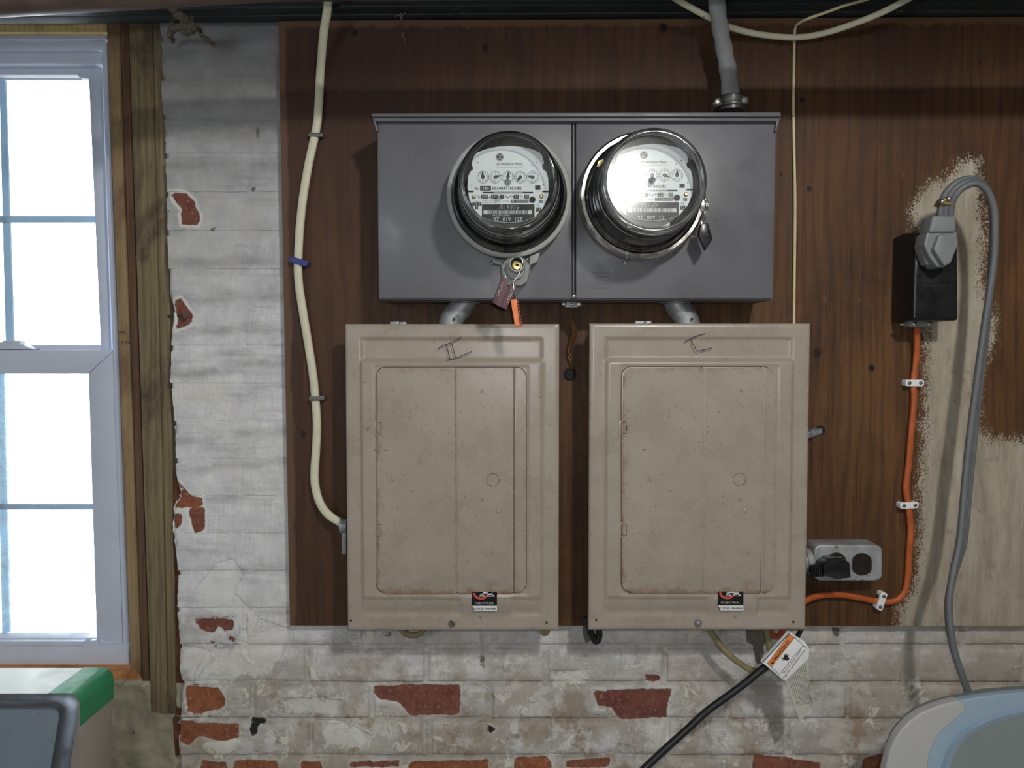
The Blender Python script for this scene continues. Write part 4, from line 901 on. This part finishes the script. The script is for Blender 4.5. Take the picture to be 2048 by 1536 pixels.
# ------------------------------------------------------------------ conduits, ground wire, service cable
for (ua, va, ub, vb, lb) in ((930, 596, 900, 656, 'galvanised offset conduit between the meter box and the left panel'), (1350, 596, 1376, 656, 'galvanised offset conduit between the meter box and the right panel')):
    r = 24*mpp(.06); p = path([(ua, va, .06), (ua-(ua-ub)*.15, va+16, .06), (ub+(ua-ub)*.2, vb-22, .06), (ub, vb, .06)], 6)
    nt_ = thing('offset_conduit', lb, 'conduit', p[-1], 'offset conduits')
    b = MB(); b.tube(p, [r*(1.0 if i < 14 else 1.02) for i in range(len(p))], 20); obj('conduit_body', b, M['galv'], nt_, angle=60)
    b = MB(); b.ball(P(ub+8, vb-18, .0835), 0.0022); obj('set_screw', b, M['olddark'], nt_)
    b = MB(); q = P(ua, 602, .06); b.lathe((q.x, q.y, q.z), [(r*1.18, 0.003), (r*1.25, 0.000), (r*1.25, -0.004), (r*1.1, -0.005)], 24, 'z'); obj('lock_nut', b, M['galv'], nt_)
gc = thing('ground_clamp', 'small zinc wire clamp under the middle of the meter box', 'clamp', P(1143, 617, 0.06))
b = MB(); b.pbox(1130, 1156, 603, 615, .066, .05); b.prism([(1122, 604), (1163, 604), (1160, 611), (1126, 611)], .063, .052); obj('clamp_body', b, M['galv'], gc, bevel=0.0012)
for (u, v) in ((1128, 608), (1158, 608), (1143, 609)):
    b = MB(); r = (5.5 if u != 1143 else 3)*mpp(.066); b.lathe(P(u, v, .066), [(r, .062), (r, .0685), (r*.5, .0695)], 14); obj('clamp_screw', b, M['steel'], gc)
b = MB(); ctr = path([(1143, 612, .058), (1144, 640, .048), (1148, 668, .036), (1139, 700, .028), (1143, 728, .024), (1146, 748, .012)], 8)
for k in range(4):
    b.tube([p+Vector((math.cos(i*0.35+k*1.57), math.sin(i*0.35+k*1.57), 0))*0.0028 for i, p in enumerate(ctr)], 0.0020, 7)
gw = obj('ground_wire', b, M['bronze'], label='bare twisted brown ground wire running from the clamp into the plywood', cat='wire')
b = MB(); q = P(1140, 748, .022); b.ring(q, [(0.0075, .0215), (0.0105, .0215), (0.0108, .0235), (0.0085, .0245), (0.0075, .0235)], 24); b.lathe(q, [(0.0078, .0224), (0.0001, .0225)], 20)
obj('wire_hole', b, M['gap'], label='dark drilled hole in the plywood around the ground wire', cat='hole')

sv = thing('service_cable', 'thick grey service cable coming down into the top of the meter box', 'cable', P(1462, 222, .065))
b = MB(); p = path([(1426, -40, .085), (1434, 10, .08), (1441, 60, .073), (1449, 105, .068), (1457, 150, .066), (1462, 200, .065)], 8)
b.tube(p, [17*mpp(.065)*(0.92+0.06*math.sin(i*0.9)+0.10*i/len(p)) for i in range(len(p))], 20, flat=0.72); obj('cable_sheath', b, M['sec'], sv, angle=80)
b = MB(); c = P(1461, 224, .065); px_ = mpp(.065); b.lathe(c, [(27*px_, 0), (27*px_, 5*px_), (29*px_, 7*px_), (29*px_, 12*px_), (26*px_, 14*px_), (27*px_, 18*px_), (27*px_, 26*px_), (23*px_, 29*px_), (18*px_, 30*px_)], 28, 'z'); cn = obj('cable_connector', b, M['olddark'], sv)
for (u, v) in ((1435, 205), (1488, 202)):
    b = MB(); q = P(u, v, .082); r = 7*mpp(.08); b.lathe(q, [(r*1.25, .06), (r*1.25, .082), (r, .083), (r, .0865), (r*.4, .0875)], 14); obj('connector_screw', b, M['olddark'] if u > 1450 else M['steel'], cn)

# ------------------------------------------------------------------ white cables
def staple(u, v, w, h, ang, Y, m, label, nails=False, name='cable_staple', th=0.004, parent=None):
    """A small strap over a cable, built flat on the wall and turned by ang degrees."""
    root = thing(name, label, 'staple', P(u, v, Y))
    ca, sa = math.cos(math.radians(ang)), math.sin(math.radians(ang))
    R_ = lambda a, c: (u+a*ca+c*sa, v-a*sa+c*ca)
    b = MB(); b.prism([R_(a, c) for a, c in rrect(-w/2, w/2, -h/2, h/2, h*0.42, 4)], Y, Y-th)
    for s_ in (-1, 1): b.prism([R_(a, c) for a, c in rrect(s_*w*0.42-h*.42, s_*w*0.42+h*.42, -h/2, h/2, h*.3, 3)], Y-0.0005, 0.0221)
    obj('strap', b, M[m], root, bevel=0.0006)
    if nails:
        for s_ in (-1, 1):
            uu_, vv_ = R_(s_*w*0.36, 0); q = P(uu_, vv_, Y); r = 3.6*mpp(Y); b = MB(); b.lathe(q, [(r, Y-0.001), (r, Y+0.0012), (r*.6, Y+0.002)], 12); obj('nail_head', b, M['staple'], root)
    return root
b = MB(); p = path([(660, -40, .075), (657, 0, .07), (653, 32, .068), (648, 62, .055), (641, 140, .034), (636, 230, .029), (630, 269, .0285), (615, 340, .029), (603, 420, .029), (597, 500, .0285), (597, 560, .0285), (607, 630, .029), (617, 690, .029), (626, 750, .0285), (631, 800, .0285),
    (634, 850, .030), (632, 900, .031), (629, 950, .033), (633, 985, .036), (645, 1015, .041), (665, 1036, .047), (700, 1053, .052)], 6)
b.tube(p, 8.6*mpp(.03), 14, flat=0.62); obj('cream_cable', b, M['cream'], label='long cream flat cable snaking down the plywood left of the meter box', cat='cable', angle=80)
staple(631, 269, 26, 8, -3, .0345, 'staple', 'grey staple over the long cream cable near its top', th=0.003)
staple(597, 523, 32, 12, -16, .0355, 'blue', 'blue plastic staple over the long cream cable', th=0.0035)
staple(633, 797, 28, 9, 3, .0345, 'staple', 'dull grey staple over the long cream cable beside the left panel', th=0.003)
b = MB(); p = path([(1330, -22, .10), (1355, 0, .09), (1420, 36, .065), (1465, 56, .045), (1520, 69, .037), (1590, 75, .036), (1650, 66, .037), (1720, 43, .058), (1770, 22, .073), (1812, 0, .08), (1850, -20, .08)], 7)
b.tube(p, 6.2*mpp(.04), 12, flat=0.8); obj('cream_cable', b, M['cream'], label='cream cable sagging in a shallow curve across the top of the plywood', cat='cable', angle=80)
b = MB(); p = path([(1760, -12, .085), (1730, 0, .08), (1690, 11, .075), (1660, 22, .068), (1620, 36, .062), (1599, 46, .045), (1590, 60, .0285), (1588, 120, .0255), (1587, 220, .0255), (1588, 300, .0255), (1590, 400, .0255), (1589, 520, .0255), (1588, 600, .0255), (1588, 652, .0255)], 5)
b.tube(p, 2.9*mpp(.025), 8); obj('thin_wire', b, M['thincream'], label='thin cream wire hanging straight down to the right panel', cat='wire', angle=80)
for (u, v, lb) in ((1592, 51, 'tiny dark staple at the bend of the thin cream wire'), (1588, 231, 'tiny dark staple on the thin cream wire beside the hood')):
    staple(u, v, 9, 2.5, 0, .029, 'staple', lb, th=0.0012)

# ------------------------------------------------------------------ right side: range outlet, plug, grey cord
ro = thing('range_outlet', 'black surface mounted range outlet with the grey plug in it', 'outlet', P(1850, 645, 0.05))
b = MB()
a0, a1 = P(1829, 641, .088), P(1916, 464, .088)
prof = [(-.0225, a0.z), (-.088, a0.z), (-.088, a1.z-0.012), (-.086, a1.z-0.004), (-.080, a1.z), (-.055, a1.z+0.004), (-.0225, a1.z+0.002)]
mth = [(a0.x-0.002, p_[0], p_[1]) for p_ in prof]; mtr = [(a1.x+(0.004 if p_[1] < a0.z+.01 else 0), p_[0], p_[1]) for p_ in prof]
b.hexa(mth, mtr); obj('outlet_housing', b, M['black'], ro, bevel=0.005, seg=3)
b = MB()
for v in (536, 571): b.pbox(1834, 1908, v, v+1.6, .0885, .087)
obj('moulded_line', b, M['blackr'], ro)
b = MB(); b.pbox(1818, 1862, 641, 654, .062, .045); b.prism([(1801, 648), (1820, 647), (1820, 651), (1801, 651)], .058, .052); cl = obj('cable_clamp', b, M['galv'], ro, bevel=0.0015)
for (u, v) in ((1829, 648), (1860, 648)):
    b = MB(); r = 4.5*mpp(.062); b.lathe(P(u, v, .062), [(r, .06), (r, .064), (r*.5, .065)], 12); obj('clamp_screw', b, M['steel'], cl)
dc = thing('power_cord', 'heavy grey ribbed dryer cord looping from its plug down behind the dryer', 'power cord', P(1930, 1400, .15))
X7 = lambda a: 1740+a/4.39; V7 = lambda a: 330+a/4.39
b = MB(); b.prism([(X7(a), V7(c)) for a, c in ((505, 590), (765, 582), (780, 690), (712, 858), (655, 900), (592, 896), (520, 800), (478, 700))], .118, .0885); b.prism([(X7(a), V7(c)) for a, c in ((452, 660), (520, 640), (560, 860), (520, 885), (495, 870), (445, 730))], .106, .0885)
pb = obj('plug_body', b, M['plug'], dc, bevel=0.004, seg=3)
b = MB(); b.prism([(X7(a), V7(c)) for a, c in ((612, 612), (762, 590), (776, 690), (708, 850), (656, 890), (560, 740))], .127, .117); obj('plug_face', b, M['plug'], pb, bevel=0.003)
b = MB(); b.prism([(X7(a), V7(c)) for a, c in ((560, 442), (757, 446), (760, 590), (520, 592))], .122, .092); obj('plug_neck', b, M['plug'], pb, bevel=0.004, seg=3)
b = MB(); b.prism([(X7(a), V7(c)) for a, c in ((615, 345), (660, 275), (760, 300), (748, 360))], .119, .098); obj('strain_clamp', b, M['brass'], pb, bevel=0.003)
for (u, v) in ((X7(632), V7(320)), (X7(690), V7(298))):
    b = MB(); b.ball(P(u, v, .121), 0.004); obj('clamp_screw', b, M['steel'], pb)
cp = [(1890, 436, .107), (1893, 408, .112), (1903, 386, .118), (1922, 369, .122), (1948, 362, .124), (1970, 375, .124), (1983, 402, .122), (1988, 440, .118), (1986, 510, .112), (1980, 580, .108), (1970, 660, .104), (1960, 740, .102), (1950, 820, .101), (1941, 900, .103), (1934, 970, .106),
      (1928, 1040, .112), (1922, 1090, .116), (1910, 1135, .122), (1901, 1175, .127), (1897, 1210, .131), (1900, 1260, .137), (1909, 1305, .142), (1924, 1350, .148), (1940, 1395, .153), (1958, 1440, .158), (1975, 1500, .160), (1985, 1580, .160)]
ctr = path(cp, 5); n = len(ctr); b = MB()
tw = np.interp(np.linspace(0, len(cp)-1, n), [0, 5, 8, 10, 13, 16, 18, 20, 27], [0.3, 0.9, 1.2, 0.75, 0.5, 0.55, 1.0, 1.2, 0.9])
for k in (-1, 0, 1):
    pp = []
    for i, p in enumerate(ctr):
        t_ = (ctr[min(i+1, n-1)]-ctr[max(i-1, 0)]).normalized(); sd = t_.cross(Vector((0, 1, 0))).normalized(); nn = sd.cross(t_)
        pp.append(p+(sd*math.cos(tw[i])+nn*math.sin(tw[i]))*k*0.0066)
    b.tube(pp, 0.0046 if k == 0 else 0.0050, 10)
obj('cord', b, M['cord'], dc, angle=80)

b = MB(); p = path([(1834, 646, .05), (1834, 668, .040), (1833, 710, .031), (1827, 766, .029), (1828, 800, .029), (1822, 870, .029), (1817, 930, .029), (1812, 975, .029), (1817, 1011, .029), (1821, 1060, .029), (1818, 1110, .029), (1816, 1150, .029), (1810, 1182, .029), (1796, 1199, .029),
    (1778, 1204, .029), (1764, 1203, .029), (1740, 1200, .029), (1710, 1194, .029), (1680, 1190, .030), (1650, 1190, .032), (1625, 1195, .038), (1600, 1208, .045)], 6)
b.tube(p, 6.3*mpp(.03), 12, flat=0.8); obj('orange_cable', b, M['orange'], label='orange cable stapled down the plywood from the black outlet to the right panel', cat='cable', angle=80)
for (u, v, an, lb) in ((1830, 766, 0, 'upper white nail-on strap over the orange cable'), (1819, 1011, 3, 'middle white nail-on strap over the orange cable'), (1764, 1203, 72, 'lowest white nail-on strap over the orange cable beside its bend')):
    o = staple(u, v, 31, 13, an, .0362, 'whitep', lb, True, 'cable_strap', 0.004)
    o['group'] = 'white straps on the orange cable'

# armoured cable stub
b = MB(); p = [P(1596+0.66*i, 875-0.2*i, .055-0.0006*i) for i in range(70)]
b.tube(p, [8.0*mpp(.05)*(1.0+0.13*math.sin(i*0.95)) for i in range(70)], 14); obj('armoured_cable', b, M['galv'], label='short ribbed armoured cable going into the plywood right of the right panel', cat='cable', angle=80)
b = MB(); b.lathe(P(1640, 861, .022), [(0.0088, .0222), (0.0088, .0226), (0.0001, .0227)], 20); obj('wire_hole', b, M['gap'], label='dark drilled hole in the plywood around the armoured cable', cat='hole')

# ------------------------------------------------------------------ duplex outlet box and its plug
ob = thing('duplex_outlet', 'grey zinc duplex outlet box right of the right panel', 'outlet', P(1690, 1163, .04))
b = MB(); b.prism(rrect(1629, 1765, 1090, 1162, 13), .062, .0225); obj('outlet_box', b, M['castbox'], ob, bevel=0.003, seg=3)
b = MB(); b.lathe(P(1612, 1122, .045), [(0.017, -0.014), (0.017, -0.004), (0.021, -0.003), (0.021, 0.005), (0.017, 0.006), (0.017, 0.013)], 24, 'x'); obj('box_connector', b, M['castbox'], ob)
for (cu, cv) in ((1673, 1128), (1724.5, 1129)):
    pts = [(cu+max(-19.3, min(19.3, 22.3*math.cos(2*math.pi*k/32))), cv+22.3*math.sin(2*math.pi*k/32)) for k in range(32)]
    b = MB(); b.prism(pts, .0635, .060); rc = obj('receptacle', b, M['brownrec'], ob, bevel=0.0008)
    b = MB()
    for (p, q, r, s_) in ((-9, -4, -7, -4.5), (4, 9, -7, -4.5), (-11, -2, 2, 5), (-2, 3, 8, 13)): b.flat([(cu+p, cv+r), (cu+q, cv+r), (cu+q, cv+s_), (cu+p, cv+s_)], .0638)
    obj('slots', b, M['gap'], rc, smooth=False)
X8 = lambda a: 1560+a/6.83; V8 = lambda a: 1050+a/6.83
pc = thing('power_cord', 'black power cord with its plug in the duplex outlet and a white warning tag', 'power cord', P(1450, 1536, .1))
b = MB(); b.prism([(X8(a), V8(c)) for a, c in ((590, 560), (690, 490), (900, 478), (955, 520), (970, 720), (780, 745), (660, 705), (600, 700))], .094, .0645)
b.prism([(X8(a), V8(c)) for a, c in ((655, 470), (880, 458), (940, 520), (690, 545))], .088, .0645); pg = obj('plug_body', b, M['black'], pc, bevel=0.002)
b = MB()
for k in range(6): b.pbox(X8(455+k*25), X8(470+k*25), V8(578-k*3), V8(712-k), .086, .070)
b.pbox(X8(430), X8(610), V8(595), V8(695), .083, .072); obj('strain_relief', b, M['blackr'], pg, bevel=0.001)
b = MB(); p = path([(1650, 1144, .078), (1628, 1145, .078), (1614, 1153, .075), (1607, 1175, .07), (1606, 1210, .066), (1605, 1245, .066), (1598, 1268, .076), (1578, 1292, .088), (1550, 1318, .095), (1520, 1342, .10), (1488, 1368, .105), (1450, 1396, .11), (1412, 1424, .115), (1375, 1458, .122), (1335, 1494, .13), (1290, 1536, .14), (1240, 1585, .16), (1180, 1650, .18)], 6)
b.tube(p, [mpp(.1)*(3.6+3.6*min(1, max(0, (i-30)/20))) for i in range(len(p))], 12); obj('cord', b, M['blackr'], pc, angle=80)
YT = .112
wt = MB()
b = MB(); b.prism([(1523.5, 1324.5), (1579.5, 1264), (1602, 1279, .110), (1614, 1290, .103), (1619, 1302, .094), (1617, 1318, .092), (1570, 1362, .104)][:0] or [(1523.5, 1324.5), (1579.5, 1264), (1610, 1284), (1619, 1299), (1617, 1318), (1570, 1362)], YT, YT-0.0012); tgp = obj('warning_tag', b, M['tagwhite'], pc, bevel=0.0004)
b = MB(); b.prism([(1571, 1359), (1617, 1316), (1619, 1421), (1600, 1444)], YT-0.012, YT-0.013); tg2 = obj('tag_tail', b, M['tagback'], tgp, smooth=False)
b = MB(); b.prism([(1523.5, 1324.5), (1579.5, 1264), (1581, 1266), (1525, 1326)], YT, YT-0.007); obj('tag_fold', b, M['tagwhite'], tgp)
b = MB(); b.flat([(1579, 1269), (1589, 1275), (1543.5, 1334), (1534, 1327)], YT+0.0003); obj('tag_band', b, M['warn'], tgp, smooth=False)
b = MB(); text(b, 'WARNING', 1550.5, 1321.8, 49, 6.2, YT+0.0006, 52, fat=0.5); b.flat([(1541, 1327), (1547, 1328), (1548, 1320)], YT+0.0006)
for pts_ in ([(1535, 1327), (1543, 1334), (1589, 1275), (1579, 1269), (1535, 1327)], [(1543, 1334), (1560, 1350)], [(1561, 1347), (1583, 1318), (1606, 1292)], [(1589, 1274), (1604, 1288)], [(1604, 1289), (1614, 1298)]): stroke(b, pts_, 0.8, YT+0.0005)
b.flat([(1566, 1318), (1570, 1307), (1572, 1312), (1574, 1306), (1575, 1312), (1578, 1309), (1576, 1315), (1579, 1316), (1576, 1322), (1570, 1320)], YT+0.0006); stroke(b, [(1562, 1315), (1566, 1316), (1564, 1320), (1569, 1321)], 1, YT+0.0006)
text(b, 'Electrical Shock Hazard', 1568.6, 1347.3, 59, 3.8, YT+0.0005, 53.5); text(b, 'Plug into a grounded 3 prong', 1568.5, 1357.0, 69, 3.8, YT+0.0005, 53)
obj('tag_print', b, M['ink'], tgp, smooth=False)
b = MB()
for k in range(11):
    t_ = k/10; u, v = 1577+t_*32, 1358-t_*31; L_ = 74*(0.75+0.35*t_); q_ = 0
    while q_ < L_:
        w_ = random.uniform(2.5, 7); a_ = math.radians(72+8*t_); stroke(b, [(u+q_*math.cos(a_), v+q_*math.sin(a_)), (u+min(q_+w_, L_)*math.cos(a_), v+min(q_+w_, L_)*math.sin(a_))], 1.1, YT-0.0117); q_ += w_+1.2
obj('fine_print', b, M['inkgrey'], tg2, smooth=False, kind='stuff')

# cables peeping out under the panels
def loop(px, r, m, name, label, cat='cable', n=12):
    b = MB(); b.tube(path(px, 7), r*mpp(.05), n); return obj(name, b, M[m], label=label, cat=cat, angle=80)
loop([(790, 1236, .045), (806, 1262, .045), (824, 1270, .045), (842, 1265, .045), (862, 1236, .045)], 6, 'olive', 'tan_cable', 'bend of tan cable peeping out under the left panel')
loop([(1172, 1234, .05), (1184, 1270, .05), (1192, 1282, .05), (1198, 1272, .05), (1196, 1240, .05)], 7, 'blackr', 'black_cable', 'bend of black cable peeping out at the left foot of the right panel')
loop([(1405, 1240, .05), (1428, 1272, .052), (1450, 1302, .055), (1478, 1325, .058), (1505, 1341, .058), (1530, 1338, .055), (1543, 1318, .05), (1538, 1285, .05), (1530, 1240, .05)], 6, 'olive', 'tan_cable', 'tan cable looping under the right panel behind the black cord')
b = MB(); b.ring(P(1553, 1262, .05), [(0.006, .046), (0.013, .046), (0.0145, .05), (0.013, .054), (0.006, .054), (0.0045, .05)], 24); obj('cable_bushing', b, M['redcap'], label='rust orange ring under the right panel beside the warning tag', cat='bushing')
b = MB(); b.prism([(1078, 1258), (1102, 1258), (1099, 1268), (1094, 1273), (1086, 1273), (1080, 1267)], .07, .05); obj('cable_connector', b, M['olive'], label='small tan connector under the right end of the left panel', cat='connector', bevel=0.002)
b = MB(); b.prism([(683, 1066), (692, 1066), (692, 1110), (683, 1110)], .07, .05); b.lathe(P(688, 1052, .055), [(0.0125, -0.006), (0.0125, 0.006)], 16, 'x'); obj('cable_connector', b, M['galv'], label='zinc connector where the long cream cable enters the left panel', cat='connector', bevel=0.002)

# ------------------------------------------------------------------ laundry machines at the bottom
zb = 0.78
wm = thing('washing_machine', 'washing machine with a dark framed slate console in the bottom left corner', 'washer', (P(-150, 1450, .12).x, -0.36, 0))
L0 = -330
b = MB(); pr = [(L0, 1660), (L0, 1388), (110, 1388)]+[(136+24*math.sin(math.radians(a)), 1412-24*math.cos(math.radians(a))) for a in range(0, 91, 15)]+[(158, 1660)]
b.prism(pr, .122, .033); obj('console', b, M['washgrey'], wm, bevel=0.001)
b = MB(); b.prism([(L0, 1386.8), (97, 1386.8), (97, 1389), (L0, 1389)], .1218, .0325); obj('console_top', b, M['applwhite'], wm)
b = MB(); outer = [(96, 1386.5)]+[(136+25.5*math.sin(math.radians(a)), 1412-25.5*math.cos(math.radians(a))) for a in range(0, 91, 10)]+[(161.5, 1452)]
inner = [(159, 1452)]+[(136+23*math.sin(math.radians(a)), 1412-23*math.cos(math.radians(a))) for a in range(90, -1, -10)]+[(96, 1389)]
b.prism(outer+inner, .1215, .030); obj('green_film', b, M['green'], wm, label='green plastic film wrapped over the console corner')
def Yt(v): return .124+.03*(v-1387)/140
fr_o = [(L0, 1388), (128, 1387), (143, 1391), (154, 1401), (157.5, 1417), (140, 1536), (124, 1640), (L0, 1640)]
fr_i = [(L0+30, 1417), (104, 1417), (113, 1419), (118, 1425), (118, 1436), (101, 1536), (86, 1640), (L0+30, 1640)]
b = MB(); n = len(fr_o)
fo = [P(u, v, Yt(v)+.010) for u, v in fr_o]; fi = [P(u, v, Yt(v)+.010) for u, v in fr_i]; bo = [P(u, v, Yt(v)) for u, v in fr_o]; bi = [P(u, v, Yt(v)+.003) for u, v in fr_i]
mid_ = [a*0.5+c*0.5+Vector((0, -.004, 0)) for a, c in zip(fo, fi)]
vs = bo+fo+mid_+fi+bi; fs = []
for l in range(4):
    for i in range(n): fs.append((l*n+i, l*n+(i+1) % n, (l+1)*n+(i+1) % n, (l+1)*n+i))
b.add(vs, fs); obj('console_frame', b, M['chrome'], wm, angle=50)
b = MB(); b.hexa([P(u, v, Yt(v)+.006) for u, v in fr_i], [P(u, v, Yt(v)-.001) for u, v in fr_i]); obj('console_panel', b, M['washpanel'], wm, smooth=False)
b = MB(); x0, x1 = P(L0, 1600, .12).x, P(158, 1600, .12).x; b.box(x0, x1, -.70, -.033, 0.0, zb); obj('cabinet', b, M['applwhite'], wm, bevel=0.01)

dr = thing('dryer', 'clothes dryer with a rounded pale blue console in the bottom right corner', 'dryer', (P(2255, 1450, .22).x, -0.45, 0))
YD2 = .235; MX = 2255
def mirror(pts): return pts+[(2*MX-u, v) for u, v in pts[::-1]]
og = [(1752, 1660), (1760, 1600), (1772, 1536), (1781, 1500), (1790, 1480), (1802, 1462), (1820, 1443), (1844, 1426), (1878, 1412), (1916, 1402), (1955, 1395), (2000, 1389), (2048, 1385), (2150, 1380)]
b = MB(); b.prism(mirror(og), YD2, YD2-.012); obj('console', b, M['dryblue'], dr, bevel=0.003, seg=3)
b = MB(); b.prism(mirror([(u+(22 if u < 2000 else 4), v+16) for u, v in og]), YD2-.011, .18); obj('console_back', b, M['drygrey'], dr, bevel=0.004)
inn = [(1884, 1660), (1889, 1600), (1899, 1536), (1909, 1509), (1921, 1491), (1938, 1474), (1960, 1459), (1989, 1446), (2018, 1437), (2048, 1431), (2150, 1424)]
mid_ = [(1866, 1660), (1871, 1600), (1882, 1536), (1893, 1503), (1906, 1482), (1925, 1463), (1950, 1447), (1980, 1433), (2012, 1424), (2046, 1417), (2150, 1410)]
a = [P(u, v, YD2+.0005) for u, v in mirror(mid_)]; c = [P(u, v, YD2+.007) for u, v in mirror([((p[0]*.5+q[0]*.5), (p[1]*.5+q[1]*.5)) for p, q in zip(mid_, inn)])]; d = [P(u, v, YD2+.002) for u, v in mirror(inn)]
n = len(a); b = MB(); b.add(a+c+d, [(l*n+i, l*n+(i+1) % n, (l+1)*n+(i+1) % n, (l+1)*n+i) for l in range(2) for i in range(n)]); obj('console_rim', b, M['dryblue'], dr, angle=80)
b = MB(); b.prism(mirror(inn), YD2+.002, YD2-.001); obj('console_panel', b, M['drygrey'], dr, smooth=False)
cap = og[:10]+[(1926, 1405), (1931, 1412), (1930, 1422), (1922, 1433), (1909, 1442), (1892, 1456), (1878, 1470), (1868, 1487), (1861, 1505), (1856, 1536), (1848, 1600), (1842, 1660)]
for s_ in (0, 1):
    b = MB(); b.prism([(2*MX-u, v) for u, v in cap] if s_ else cap, YD2+.003, YD2-.0122); obj('end_cap', b, M['drycap'], dr, bevel=0.003, seg=3)
b = MB(); x0, x1 = P(1760, 1600, .2).x, P(2750, 1600, .2).x; b.box(x0, x1, -.85, -.178, 0.0, zb); obj('cabinet', b, M['applwhite'], dr, bevel=0.01)
